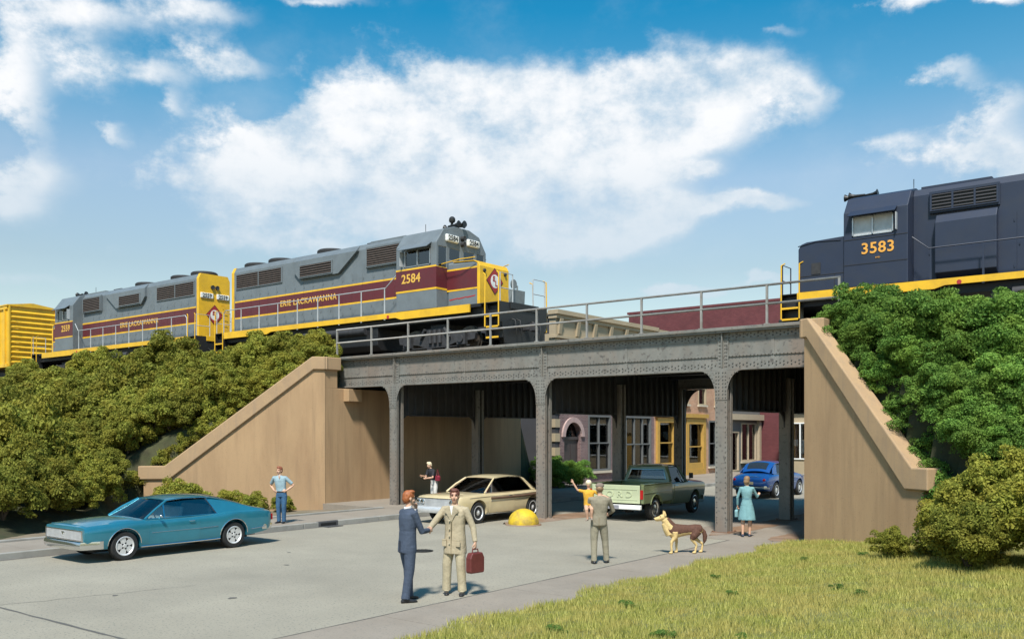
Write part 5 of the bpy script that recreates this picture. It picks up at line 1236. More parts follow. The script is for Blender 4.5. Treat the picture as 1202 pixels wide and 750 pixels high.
# teal fastback
teal = carpaint('teal_metallic', (.032, .25, .35), .5)
D = dict(S=[(-2.43,.78,.44,.80,.83),(-2.38,.84,.36,.83,.87),(-2.0,.89,.28,.87,.90),(-1.26,.92,.235,.885,.91),(-.6,.905,.215,.85,.86),(.4,.90,.215,.835,.85),(1.0,.90,.215,.835,.88),(1.53,.915,.225,.825,.885),(2.15,.90,.28,.79,.83),(2.36,.885,.36,.775,.80),(2.42,.87,.42,.765,.78)],
 paint=teal, cabin=(-1.0, .90), wx=(1.53, -1.26), wr=.315, wy=.80, clear=.20, rim='spoke', lip=m_chrome, yb=.80, yr=.60, zb=.85, zr=1.24,
 roof=[(.38,.60,1.225,1.245),(0,.62,1.262,1.292),(-.4,.63,1.262,1.30),(-.8,.64,1.225,1.27),(-1.3,.66,1.10,1.15),(-1.9,.70,.935,.975),(-2.25,.74,.868,.895)],
 sails=[[(-.66,1.245),(-.8,1.225),(-1.3,1.10),(-1.9,.935),(-2.2,.865),(-.86,.86)]], glass=[[(.92,.86),(.44,1.19),(-.66,1.235),(-.84,.865)]],
 bars=[[(.52,.86),(.55,.86),(.50,1.17),(.46,1.17)], [(-.64,1.24),(-.70,1.24),(-.90,.86),(-.84,.86)]],
 wsb=(1.02,.80,.86), wst=(.38,.60,1.235), fastglass=(-1.75,-.85,.70), trim=mat('teal_trim', (.22,.30,.31), .6), seats=(.05, -.75), doors=[(.95, -.32)],
 belt=(1.0, -.85), drip=[(1.0,.79,.87),(.42,.60,1.225),(0,.62,1.265),(-.5,.63,1.262),(-.68,.63,1.25)], strips=[((-.88, 1.14), .06, .022, m_chrome), ((-.8, .9), .52, .006, m_chrome), ((-2.2, -1.75), .30, .010, m_chrome)])
t, S = make_car('coupe_car', 'teal metallic fastback coupe driving by the left kerb', (-19.85, 11.87, 0.002), R(-90), D)
b = MB(); b.box(2.415, 2.44, -.80, .80, .50, .70); g_ = b.build('grille', mat('grille_shadow', (.05,.05,.05), .4), t)
b = MB()
for i in range(9): b.box(2.44, 2.452, -.79, .79, .508 + i*.0225, .516 + i*.0225)
for i in range(64): b.box(2.441, 2.450, -.78 + i*.0248, -.772 + i*.0248, .505, .695)
b.build('grille_bars', m_alloy, g_)
b = MB(); b.box(2.41, 2.46, -.82, .82, .70, .718); b.box(2.41, 2.46, -.82, .82, .482, .50); b.box(2.41, 2.46, .80, .82, .50, .70); b.box(2.41, 2.46, -.82, -.80, .50, .70); b.build('grille_surround', m_chrome, g_)
b = MB(); b.prism([(-.07, .66), (.07, .66), (0, .57)], 2.452, 2.468, 'x'); b.build('badge', m_chrome, g_)
bumper(t, 2.42, 1, .92, .385, .17, .08, .34); bumper(t, -2.40, -1, .86, .46, .15, .06, .25)
b = MB(); b.patch([[(x, q*.83*(1 if x < 2 else .97), catmull(S, x, 4) - (catmull(S, x, 4)-catmull(S, x, 3))*q*q + .004) for q in [-1 + .2*j for j in range(11)]] for x in [1.08 + .21*i for i in range(7)]], .008); b.build('hood', teal, t, bevel=.002)
b = MB()
for s in (-1, 1): b.box(-2.46, -2.425, s*.05, s*.80, .60, .75)
b.build('tail_light', mat('tail_red', (.35,.01,.01), .15), t)
b = MB()
for s in (-1, 1): b.tube([(-1.95, s*.865, .80), (-2.12, s*.85, .80), (-2.12, s*.85, .74), (-1.95, s*.865, .74), (-1.95, s*.865, .80)], .009, 6)
b.build('marker_frame', m_chrome, t)
b = MB()
for s in (-1, 1): b.tube([(.72, s*.88, .86), (.72, s*.95, .90)], .01, 6)
b.ell((.72, .97, .92), .04, .05, .035, 10, 6); b.build('mirror', m_chrome, t)
# cream saloon
cream = carpaint('cream_paint', (.66, .54, .32), .0, .35); brownred = mat('red_trim', (.55,.10,.11), .6)
D = dict(S=[(-2.4,.80,.46,.80,.83),(-2.33,.86,.36,.84,.86),(-1.9,.90,.28,.89,.88),(-1.3,.925,.25,.90,.90),(-.6,.925,.23,.885,.90),(.4,.925,.23,.88,.90),(1.0,.925,.23,.88,.92),(1.5,.925,.25,.87,.92),(2.1,.915,.30,.85,.89),(2.3,.90,.36,.83,.86),(2.36,.88,.42,.80,.83)],
 paint=cream, cabin=(-1.42, .98), wx=(1.48, -1.32), wr=.33, wy=.81, clear=.21, rim='wire', yb=.80, yr=.60, zb=.90, zr=1.37,
 roof=[(-1.15,.56,1.30,1.32),(-.9,.60,1.35,1.385),(-.3,.63,1.375,1.42),(.15,.62,1.36,1.40),(.38,.59,1.33,1.35)],
 sails=[[(-.98,1.35),(-1.14,1.31),(-1.55,.93),(-1.50,.91),(-1.38,.91)]], glass=[[(.98,.905),(.44,1.31),(-.95,1.34),(-1.32,.905)]],
 bars=[[(.70,.905),(.73,.905),(.56,1.24),(.53,1.24)]], wsb=(1.08,.80,.91), wst=(.38,.59,1.34), rwb=(-1.62,.74,.92), rwt=(-1.12,.56,1.31), bulge=.12, trim=brownred, seats=(.1,-.8), swm=m_white,
 doors=[(.95,-.30)], belt=(1.05,-1.5), drip=[(1.0,.79,.95),(.42,.60,1.33),(-.3,.63,1.38),(-.95,.60,1.36),(-1.5,.78,.95)], strips=[((-2.25,.9), .74, .042, mat('brown_flash', (.12,.07,.045), .5)), ((-2.25,1.9), .86, .008, m_chrome), ((-2.25,.9), .60, .007, m_chrome), ((-1.0,1.1), .03, .014, m_chrome)])
t, S = make_car('saloon_car', 'cream two-door saloon with chrome grille parked under the bridge by the kerb', (-18.95, 22.75, 0.002), R(-90), D)
b = MB(); b.box(2.35, 2.385, -.84, .84, .50, .78); g_ = b.build('grille', m_alloy, t)
b = MB()
for i in range(10): b.box(2.385, 2.40, -.83, .83, .515 + i*.026, .523 + i*.026)
for i in range(30): b.box(2.386, 2.398, -.50 + i*.0345, -.492 + i*.0345, .51, .77)
b.build('grille_bars', m_alloy, g_)
for s in (-1, 1):
    for yy in (.60, .76): b = MB(); b.lathe([(0, 2.44), (.06, 2.43), (.075, 2.40), (.085, 2.415), (.088, 2.38)], (0, s*yy, .67), 'x', 20); b.build('headlight', m_lamp if False else m_chrome, t)
b = MB(); b.box(2.34, 2.41, -.86, .86, .78, .80); b.build('grille_surround', m_chrome, g_)
bumper(t, 2.36, 1, .92, .43, .17, .09, .30, m_alloy); bumper(t, -2.38, -1, .88, .45, .17, .06, .25, m_alloy)
for s in (-1, 1): b = MB(); b.lathe([(0, -2.44), (.06, -2.43), (.07, -2.38)], (0, s*.62, .66), 'x', 16); b.build('tail_light', mat('tail_red', (.35,.01,.01)), t)
b = MB(); b.patch([[(x, q*.80, catmull(S, x, 4) - (catmull(S, x, 4)-catmull(S, x, 3))*q*q + .004) for q in [-1 + .2*j for j in range(11)]] for x in [1.2 + .17*i for i in range(7)]], .008); b.build('hood', cream, t, bevel=.002)
# blue saloon of the forties, seen from behind
bluep = carpaint('bright_blue_paint', (.008, .07, .28), .1, .25)
D = dict(S=[(-2.25,.62,.50,.72,.74),(-2.18,.76,.38,.82,.88),(-1.9,.83,.30,.92,1.02),(-1.3,.88,.26,.98,1.08),(-.6,.87,.25,.98,1.02),(.4,.86,.25,.98,1.02),(1.0,.86,.25,.98,1.06),(1.5,.87,.27,.93,1.05),(2.0,.82,.34,.84,.96),(2.2,.74,.42,.76,.84),(2.26,.66,.48,.70,.76)],
 paint=bluep, cabin=(-1.1, .88), wx=(1.36,-1.32), wr=.34, wy=.78, clear=.22, rim='cap', yb=.76, yr=.58, zb=1.02, zr=1.50,
 roof=[(-1.50,.61,1.06,1.14),(-1.3,.62,1.27,1.38),(-1.0,.63,1.42,1.53),(-.4,.61,1.47,1.56),(.1,.60,1.46,1.54),(.42,.57,1.40,1.45)],
 sails=[[(-.80,1.43),(-1.0,1.42),(-1.3,1.27),(-1.50,1.06),(-1.45,1.03),(-1.05,1.03)]], glass=[[(.92,1.03),(.46,1.39),(-.78,1.43),(-1.02,1.03)]],
 bars=[[(-.12,1.03),(-.05,1.03),(-.07,1.44),(-.13,1.44)]], wsb=(.98,.74,1.03), wst=(.42,.57,1.43), fastglass=(-1.44,-1.12,.72), trim=mat('dark_trim', (.05,.05,.06), .7), seats=(.1,-.75), doors=[(.85,-.1),(-.12,-.85)], belt=(.9,-1.4),
 strips=[((-2.0,-1.75), .45, .009, m_chrome), ((-.85,.9), .5, .009, m_chrome)])
t, S = make_car('saloon_car', 'bright blue rounded saloon driving away beyond the bridge', (-15.9, 38.8, 0.002), R(90), D)
bumper(t, -2.26, -1, .80, .48, .13, .08, .30); bumper(t, 2.26, 1, .80, .48, .13, .08, .30)
for s in (-1, 1): b = MB(); b.lathe([(0, -2.24), (.055, -2.22), (.065, -2.1)], (0, s*.66, .80), 'x', 16); b.build('tail_light', mat('tail_red', (.35,.01,.01)), t)
b = MB(); b.box(-2.27, -2.25, -.20, .20, .60, .72); b.build('number_plate', mat('plate', (.5,.45,.3), .5), t)
b = MB(); b.tube([(-2.10, -.5, .93), (-2.16, 0, .94), (-2.10, .5, .93)], .012, 6); b.build('trunk_trim', m_chrome, t)
# green pickup
def pickup():
    t = thing('pickup_truck', 'green pickup truck with pale tailgate driving away under the bridge', 'pickup truck', (-15.4, 27.3, .002), R(90 + 4), scale=1.02)
    gr = carpaint('green_paint', (.155, .185, .085), .0, .4); gd = gr
    hw = .95
    # bed
    b = MB(); b.box(-2.55, -.42, -hw + .22, hw - .22, .62, .66); b.box(-.48, -.42, -hw + .08, hw - .08, .66, 1.12); b.build('bed', gr, t)
    for s in (-1, 1):
        b = MB(); b.prism([(-2.55, .55), (-.40, .55), (-.40, 1.13), (-2.55, 1.13)], s*(hw - .10), s*hw, 'y')
        o = b.build('bed_side', gr, t); c = MB(); c.lathe([(0, s*.5), (.44, s*.5), (.44, s*1.2), (0, s*1.2)], (-1.62, 0, .37), 'y', 40); co = bpy.data.objects.new('c', c.mesh('c')); COL.objects.link(co); co.parent = t
        boolean_cut(o, [co]); o.modifiers.new('b', 'BEVEL').width = .02
        b = MB(); b.box(-2.5, -.45, s*(hw - .14), s*(hw + .01), 1.13, 1.16); b.box(-2.5, -.45, s*hw, s*(hw + .012), .86, .90); b.build('bed_rail', gr, t, bevel=.008)
        b = MB(); b.tube([(-1.62 + .45*math.cos(a), s*(hw + .004), .37 + .45*math.sin(a)) for a in [math.pi*(.1 + .8*k/16) for k in range(17)]], .016, 6); b.build('arch_lip', gr, t)
        b = MB(); b.box(-2.57, -2.55, s*(hw - .11), s*(hw - .01), .70, .98); b.build('tail_light', mat('tail_red', (.35,.01,.01)), t, bevel=.005)
        b = MB(); b.box(-2.30, -1.05, s*(hw - .45), s*(hw - .10), .66, .86); b.build('wheel_well', gr, t, bevel=.03)
    b = MB(); b.box(-2.58, -2.535, -hw + .115, hw - .115, .56, 1.125); tg = b.build('tailgate', carpaint('lit_green_paint', (.48, .52, .33), .0, .45), t, bevel=.012)  # lighter copy of the body green; light on the tailgate put into its colour
    b = MB(); b.box(-2.592, -2.58, -hw + .2, hw - .2, .98, 1.01); b.box(-2.592, -2.58, -hw + .2, hw - .2, .66, .69); b.build('tailgate_rib', MATS['lit_green_paint'], tg, bevel=.003)
    text('tailgate_lettering', 'FORD', .27, MATS['lit_green_paint'], tg, (-2.585, 0, .835), (R(90), 0, R(-90)), .03, .004, 1.25, 1.55)
    b = MB(); b.box(-2.72, -2.60, -.92, .92, .38, .52); b.box(-2.60, -2.5, -.5, -.4, .4, .5); b.box(-2.60, -2.5, .4, .5, .4, .5); b.build('bumper', m_white, t, bevel=.02)
    b = MB(); b.box(-2.728, -2.72, -.19, .19, .39, .51); b.build('number_plate', mat('plate_grey', (.25,.25,.28), .6), t)
    # cab: lower body and hood
    S = [(-.38,.94,.42,1.10,1.12),(0,.94,.38,1.10,1.12),(.8,.94,.36,1.10,1.13),(1.05,.94,.36,1.10,1.17),(1.6,.94,.38,1.08,1.16),(2.2,.93,.42,1.05,1.12),(2.42,.92,.48,1.02,1.06)]
    b = MB(); xs = [-.38 + 2.80*i/40 for i in range(41)]; b.loft([[(x, y, z) for y, z in car_ring(S, x)] + [(x, -y, z) for y, z in car_ring(S, x)[-2:0:-1]] for x in xs]); o = b.build('body', gr, t, angle=False)
    cuts = []
    for s in (-1, 1): c = MB(); c.lathe([(0, s*.5), (.44, s*.5), (.44, s*1.3), (0, s*1.3)], (1.55, 0, .37), 'y', 40); co = bpy.data.objects.new('c', c.mesh('c')); COL.objects.link(co); co.parent = t; cuts.append(co)
    c = MB(); c.box(-.33, .92, -.82, .82, .7, 1.3); co = bpy.data.objects.new('c', c.mesh('c')); COL.objects.link(co); co.parent = t; cuts.append(co)
    boolean_cut(o, cuts); bm = bmesh.new(); bm.from_mesh(o.data)
    for e in bm.edges:
        if len(e.link_faces) == 2 and e.calc_face_angle(0) > R(32): e.smooth = False
    for f in bm.faces: f.smooth = True
    bm.to_mesh(o.data); bm.free()
    # greenhouse: rear wall with window hole, roof, pillars
    zb, zr, yb, yr = 1.10, 1.62, .84, .66
    b = MB()
    def q(y, z, x): return (x, y, z)
    xr0, xr1 = -.38, -.28
    def rearpt(y, z): k = (z - zb)/(zr - zb); return (xr0 + (xr1-xr0)*k, y*(yb + (yr-yb)*k), z)
    for (y0, y1, z0, z1) in ((-1, 1, zb - .02, zb + .12), (-1, 1, zr - .09, zr), (-1, -.86, zb + .12, zr - .09), (.86, 1, zb + .12, zr - .09)):
        a = [rearpt(y0, z0), rearpt(y1, z0), rearpt(y1, z1), rearpt(y0, z1)]; c = [(x + .05, y, z) for x, y, z in a]; b.add(a + c, [(0,1,2,3), (7,6,5,4), (0,4,5,1), (1,5,6,2), (2,6,7,3), (3,7,4,0)])
    b.build('cab_rear', gr, t)
    a = [rearpt(-.86, zb + .12), rearpt(.86, zb + .12), rearpt(.86, zr - .09), rearpt(-.86, zr - .09)]; c = [(x + .006, y, z) for x, y, z in [(p[0] + .03, p[1], p[2]) for p in a]]; a = [(p[0] + .03, p[1], p[2]) for p in a]
    b = MB(); b.add(a + c, [(0,1,2,3), (7,6,5,4), (0,4,5,1), (1,5,6,2), (2,6,7,3), (3,7,4,0)]); b.build('rear_window', g_car, t)
    b = MB(); fr = [(p[0] - .035, p[1], p[2]) for p in a]; b.tube(fr + [fr[0]], .014, 6); b.build('window_seal', m_chromer, t)
    g = []
    for i in range(13):
        x = -.29 + .92*i/12; k = abs(2*i/12 - 1); g.append([(x, yr*1.02*q_, zr + .0 + .07*(1 - abs(q_)**2.5)*(1 - k**3*.7)) for q_ in [-1 + 2*j/12 for j in range(13)]])
    b = MB(); b.patch(g, .03); b.build('roof', gr, t)
    for s in (-1, 1):
        for (p0, p1, r_) in [((.98, .86), (.60, .66), .035), ((-.30, .84), (-.24, .66), .06)]:
            b = MB(); b.tube([(p0[0], s*p0[1], zb - .02), (p1[0], s*p1[1], zr + .01)], r_, 8); b.build('pillar', gr, t)
        pts = [(-.25, s*.835, zb), (.93, s*.835, zb), (.58, s*.665, zr - .02), (-.20, s*.665, zr - .02)]; b = MB(); b.add(pts + [(x, y - s*.006, z) for x, y, z in pts], [(0,1,2,3), (7,6,5,4), (0,4,5,1), (1,5,6,2), (2,6,7,3), (3,7,4,0)]); b.build('side_window', g_car, t)
        b = MB(); b.tube([(.66, s*.845, zb), (.50, s*.70, zr - .12)], .012, 6); b.tube([(-.25, s*.67, zr + .01), (.60, s*.67, zr + .01)], .014, 6); b.build('window_frame', m_chromer, t)
        g = [[side_pt(S, -.22 + 1.12*i/10, .05 + .92*j/8, 0, s) for j in range(9)] for i in range(11)]; b = MB(); b.patch(g, -.007 if s > 0 else .007); d = b.build('door', gr, t, bevel=.002)
        h = MB(); p = Vector(side_pt(S, -.12, .84, .015, s)); h.tube([p, p + Vector((0, s*.02, 0)), p + Vector((.13, s*.02, 0)), p + Vector((.13, 0, 0))], .011, 6); h.build('handle', m_chrome, d)
        b = MB(); b.tube([(.85, s*.93, 1.12), (.88, s*1.05, 1.25)], .012, 6); b.box(.86, .89, s*.98, s*1.12, 1.22, 1.40); b.build('mirror', m_blackpaint, t)
    b = MB(); pts = [(.98, -.83, zb + .02), (.98, .83, zb + .02), (.61, .66, zr), (.61, -.66, zr)]; b.add(pts + [(x - .006, y, z) for x, y, z in pts], [(0,1,2,3), (7,6,5,4), (0,4,5,1), (1,5,6,2), (2,6,7,3), (3,7,4,0)]); b.build('windshield', g_car, t)
    b = MB(); b.box(-.25, .2, -.72, .72, .75, .95); b.prism([(-.28, 1.32), (-.2, 1.32), (-.1, .9), (-.26, .9)], -.72, .72, 'y'); b.build('seat', mat('tan_seat', (.30,.22,.15), .7), t, bevel=.03)
    b = MB(); b.box(.70, .95, -.8, .8, .98, 1.14); b.build('dashboard', m_blackpaint, t)
    b = MB(); b.tube([(.52 + .07*math.sin(a), .36 + .2*math.cos(a), 1.2 + .18*math.sin(a)) for a in [2*math.pi*k/20 for k in range(21)]], .012, 6); b.build('steering_wheel', m_blackpaint, t)
    b = MB(); b.box(-2.4, 2.2, -.5, .5, .40, .56)
    for wx in (1.55, -1.62): b.tube([(wx, -.7, .36), (wx, .7, .36)], .05, 8)
    b.lathe([(0,-.0),(.14,0),(.14,.3),(0,.3)], (-1.62, 0, .2), 'z', 12); b.tube([(-2.45, -.5, .36), (-.2, -.45, .36)], .035, 8); b.build('chassis', m_black, t)
    for wx in (1.55, -1.62):
        for s in (-1, 1): wheel(t, wx, s*.80, .36, .21, s, m_white if False else m_chromer, 'cap')
    b = MB(); b.box(2.42, 2.45, -.80, .80, .66, .95); b.build('grille', m_chromer, t)
    for s in (-1, 1): b = MB(); b.lathe([(0, 2.49), (.08, 2.48), (.10, 2.44)], (0, s*.72, .82), 'x', 16); b.build('headlight', m_lamp, t)
    bumper(t, 2.44, 1, .95, .50, .16, .06, .2)
pickup()

# ------------------------------------------------------------------ people (local: facing +y, right hand +x) and the dog
m_skin = mat('skin', (.56, .33, .22), .55, var=.08, scale=12); m_lip = mat('lip', (.40, .14, .12), .5); m_eye = mat('eye_dark', (.03, .02, .02), .3)
m_shoe = mat('black_shoe', (.018, .018, .02), .35)
def cloth(n, c): return mat(n, c, .85, var=.14, scale=9, bump=.5, bscale=22, dirt=tuple(x*.72 for x in c), dscale=7, damt=.5)
def V3(*a): return Vector(a)
def stack(rows, n=20, p=2.3):
    b = MB(); rings = []
    for c, rx, ry in rows:
        ring = []
        for k in range(n):
            a = 2*math.pi*k/n; ca, sa = math.cos(a), math.sin(a)
            ring.append((c[0] + rx*math.copysign(abs(ca)**(2/p), ca), c[1] + ry*math.copysign(abs(sa)**(2/p), sa), c[2]))
        rings.append(ring)
    return b.loft(rings)
def limb(pts, rad, n=12):
    """tube through joints with intermediate radii"""
    return MB().tube(pts, rad, n)
def lerp(a, b, t): return Vector(a) + (Vector(b) - Vector(a)) * t
def hand(W, d, nrm, curl=.5, s=1.0, fist=False):
    """palm and five separate fingers of unequal length; d points along the hand, nrm out of the palm"""
    W, d, nrm = Vector(W), Vector(d).normalized(), Vector(nrm); nrm = (nrm - d * nrm.dot(d)).normalized(); sd = d.cross(nrm); out = []
    b = MB(); rings = []
    for k, (t, wd, th) in enumerate([(-.02, .026, .022), (.02, .034, .018), (.055, .041, .016), (.085, .040, .014)]):
        c = W + d*t*s; rings.append([tuple(c + sd*wd*s*math.cos(a) + nrm*th*s*math.sin(a)) for a in [2*math.pi*i/12 for i in range(12)]])
    b.loft(rings); out.append(b)
    for off, ln in ((-.030, .068), (-.010, .078), (.010, .073), (.030, .058)):
        p0 = W + (d*.075 + sd*off) * s; c1, c2, c3 = curl*.5, curl*1.2, curl*1.9
        p1 = p0 + (d*math.cos(c1) + nrm*math.sin(c1)) * ln*.42*s; p2 = p1 + (d*math.cos(c2) + nrm*math.sin(c2)) * ln*.33*s; p3 = p2 + (d*math.cos(c3) + nrm*math.sin(c3)) * ln*.28*s
        out.append(MB().tube([p0, p1, p2, p3], [.0105*s, .0100*s, .0095*s, .0075*s], 8))
    t0 = W + (d*.02 - sd*.028) * s; t1 = t0 + (d*.6 - sd*.75 + nrm*.3).normalized() * .035*s; t2 = t1 + (d*.85 - sd*.2 + nrm*.5).normalized() * .032*s; t3 = t2 + (d*.8 + nrm*.6).normalized() * .022*s
    out.append(MB().tube([t0, t1, t2, t3], [.014*s, .012*s, .0105*s, .008*s], 8)); return out
def person(label, loc, rz, H, P, group=None, vox=.0095):
    """P: pose and clothing; lengths for a 1.8 m figure, scaled to H"""
    t = thing('person', label, 'person', loc, rz, group, H / 1.8); parts = []; mats = []
    def mi(m):
        if m not in mats: mats.append(m)
        return mats.index(m)
    def add(b, m):
        for x in (b if isinstance(b, list) else [b]): parts.append((x, mi(m)))
    lean = Vector(P.get('lean', (0, 0, 0))); hx = P.get('hips', (0, 0)); top = P['top']; bot = P['bottom']; sk = m_skin
    def C(z): k = max(0, (z - .95) / .55); return V3(hx[0]*(1-min(1,k)) + lean.x*k, hx[1]*(1-min(1,k)) + lean.y*k, z + lean.z*k)
    b_ = P.get('bulk', 1.0); fem = P.get('fem', False)
    if fem: rows = [(.86, .165, .12), (.95, .175, .125), (1.05, .145, .105), (1.14, .128, .095), (1.25, .150, .112), (1.34, .165, .118), (1.42, .165, .10), (1.475, .125, .075), (1.51, .062, .055)]
    else: rows = [(.84, .150, .115), (.93, .168, .122), (1.03, .162, .115), (1.13, .160, .112), (1.25, .178, .122), (1.36, .192, .126), (1.43, .190, .112), (1.485, .140, .085), (1.52, .066, .06)]
    waist = P.get('waist', 1.0)
    lo = [(C(z), rx*b_, ry*b_) for z, rx, ry in rows if z <= waist + .06]; hi = [(C(z), rx*b_ + .004, ry*b_ + .004) for z, rx, ry in rows if z >= waist - .06]
    if P.get('under') is None: P['under'] = bot
    if len(lo) > 1: add(stack(lo), bot)
    add(stack(hi), top)
    if P.get('coat'):     # skirt of a jacket: rows of (z, rx, ry)
        rr = P['coat']; add(stack([(C(z) if z > .95 else V3(hx[0], hx[1], z), rx, ry) for z, rx, ry in rr]), top)
    if P.get('belt'): add(stack([(C(z), .168*b_, .122*b_) for z in (waist - .02, waist + .02)]), P['belt'])
    # legs
    for s, side_ in ((-1, 'L'), (1, 'R')):
        hip = V3(hx[0] + s*.088, hx[1], .90); an = Vector(P.get('foot' + side_, (s*.11, 0, .085))); kn = Vector(P.get('knee' + side_, (hip + an) / 2 + V3(s*.01, .03, .03)))
        yaw = P.get('toe' + side_, -s*12); fd = V3(-math.sin(R(yaw)), math.cos(R(yaw)), 0)
        lr = P.get('legr', (.098, .092, .074, .068, .058, .060)); lm = P.get('leg_mat', bot)
        pts = [hip, lerp(hip, kn, .45), kn, lerp(kn, an, .35), lerp(kn, an, .8), an + V3(0, 0, -.02)]; add(limb(pts, list(lr)), lm)
        sh = P.get('shoe', m_shoe); f0 = V3(an.x, an.y, an.z - .085)
        bb = MB(); rings = []
        for q, w, h in ((-.075, .024, .045), (-.05, .036, .075), (.0, .038, .085), (.07, .042, .062), (.13, .046, .050), (.18, .036, .036), (.205, .014, .022)):
            c = f0 + fd*q; pr = V3(fd.y, -fd.x, 0); rings.append([tuple(c + pr*w*math.cos(a) + V3(0, 0, max(0.0, h*.5 + h*.55*math.sin(a)))) for a in [2*math.pi*i/12 for i in range(12)]])
        bb.loft(rings); add(bb, sh)
    # arms
    for s, side_ in ((-1, 'L'), (1, 'R')):
        k = 1.45; shd = C(k) + V3(s*(.172 if fem else .195)*b_, 0, -.005); el = Vector(P['elbow' + side_]); wr = Vector(P['wrist' + side_])
        slv = P.get('sleeve', 'long'); r0 = .060 if not fem else .048; r0 *= P.get('armk', 1.0)
        if slv == 'long': add(limb([C(k) + V3(s*.12, 0, .0), shd, lerp(shd, el, .5), el, lerp(el, wr, .5), lerp(el, wr, .93)], [r0*.95, r0*1.05, r0*.92, r0*.85, r0*.74, r0*.66]), top)
        else:
            add(limb([C(k) + V3(s*.12, 0, 0), shd, lerp(shd, el, .55), lerp(shd, el, .78)], [r0*.95, r0*1.05, r0*1.0, r0*.98]), top); add(limb([lerp(shd, el, .3), el, lerp(el, wr, .4), wr], [.045, .040, .040, .028]), sk)
        add(limb([lerp(el, wr, .7), wr], [.030, .026]), sk)
        hd = Vector(P.get('hand' + side_, tuple((wr - el).normalized()))); hn = Vector(P.get('palm' + side_, (-s, 0, 0))); add(hand(wr, hd, hn, P.get('curl' + side_, .45)), sk)
    # neck and head
    hc = C(1.50) + V3(0, .015, .175) + Vector(P.get('head', (0, 0, 0))); add(limb([C(1.47), lerp(C(1.5), hc, .45), hc], [.058, .052, .05]), sk)
    Mh = Matrix.Translation(hc) @ Matrix.Rotation(R(P.get('hyaw', 0)), 4, 'Z') @ Matrix.Rotation(R(P.get('hpitch', 0)), 4, 'X') @ Matrix.Rotation(R(P.get('hroll', 0)), 4, 'Y')
    def H_(f): b = MB(); b.T = Mh; f(b); return b
    add(H_(lambda b: b.ell((0, -.008, .030), .077, .096, .092)), sk); add(H_(lambda b: b.ell((0, .018, -.040), .060, .072, .078)), sk)
    add(H_(lambda b: b.ell((0, .045, -.092), .034, .034, .026)), sk)                                            # chin
    add(H_(lambda b: b.tube([(0, .080, .018), (0, .098, -.012), (0, .104, -.030), (0, .088, -.038)], [.009, .012, .015, .011], 8)), sk)   # nose
    for s in (-1, 1):
        add(H_(lambda b: b.ell((s*.077, -.008, -.005), .012, .022, .034)), sk); add(H_(lambda b: b.ell((s*.031, .076, .012), .0125, .0085, .0075, 10, 6)), m_eye)
        add(H_(lambda b: b.tube([(s*.014, .086, .031), (s*.032, .086, .037), (s*.050, .074, .032)], .0065, 6)), P['hair'])
        add(H_(lambda b: b.ell((s*.036, .066, -.030), .022, .018, .022)), sk)
    add(H_(lambda b: b.tube([(-.022, .080, -.062), (0, .087, -.060), (.022, .080, -.062)], .0075, 6)), m_lip)
    for x in P.get('extra', []): add(x[0], x[1])
    me = remesh([b for b, k in parts], vox * 1.8 / 1.8, 1, .45); paint_by_nearest(me, parts)
    o = link(me, 'body', mats, t)
    # restore the material indices after linking
    # hair
    hb = []
    if P.get('cap'):
        q = MB(); q.T = Mh; q.lathe([(0, .135), (.05, .13), (.088, .105), (.100, .07), (.094, .050), (.080, .045)], n=24); q.loft([[(x*math.cos(a)*1.0, .06 + x*math.sin(a)*1.0 + .02, z) for a in [2*math.pi*k/16 for k in range(16)]] for x, z in ((.075, .048), (.078, .054), (.02, .066))]); q.build('cap', P['cap'], t)
        q = MB(); q.T = Mh; q.ell((0, -.030, .010), .082, .085, .075); hb.append(q)
    else:
        for c, r_ in P.get('hairballs', [((0, -.016, .042), (.086, .100, .094)), ((0, -.045, -.005), (.080, .072, .085)), ((0, .045, .098), (.062, .045, .030)), ((.03, .02, .11), (.05, .06, .03))]): q = MB(); q.T = Mh; q.ell(c, *r_); hb.append(q)
    hm = remesh(hb, .009, 2, .5)
    for v in hm.vertices: v.co += v.normal * (.004 * math.sin(v.co.x*260 + v.co.z*90) * math.sin(v.co.y*210))
    link(hm, 'hair', P['hair'], t)
    return t, C, Mh
def garment(t, name, b, m, bevel=0, off=None): return b.build(name, m, t, bevel=bevel)

hair_red = mat('auburn_hair', (.30, .09, .025), .6, var=.3, scale=30); hair_brown = mat('brown_hair', (.13, .045, .03), .6, var=.3, scale=30); hair_blond = mat('pale_blond_hair', (.72, .62, .42), .6, var=.15, scale=30); hair_dk = mat('light_brown_hair', (.24, .15, .08), .6, var=.3, scale=30)
c_navy = cloth('navy_suit', (.050, .068, .105)); c_tan = cloth('tan_coat', (.40, .335, .225)); c_tan2 = cloth('tan_trousers', (.42, .36, .24)); c_kh = cloth('khaki_jacket', (.24, .21, .15)); c_kh2 = cloth('khaki_trousers', (.27, .24, .17)); c_white = cloth('white_shirt', (.75, .74, .72))
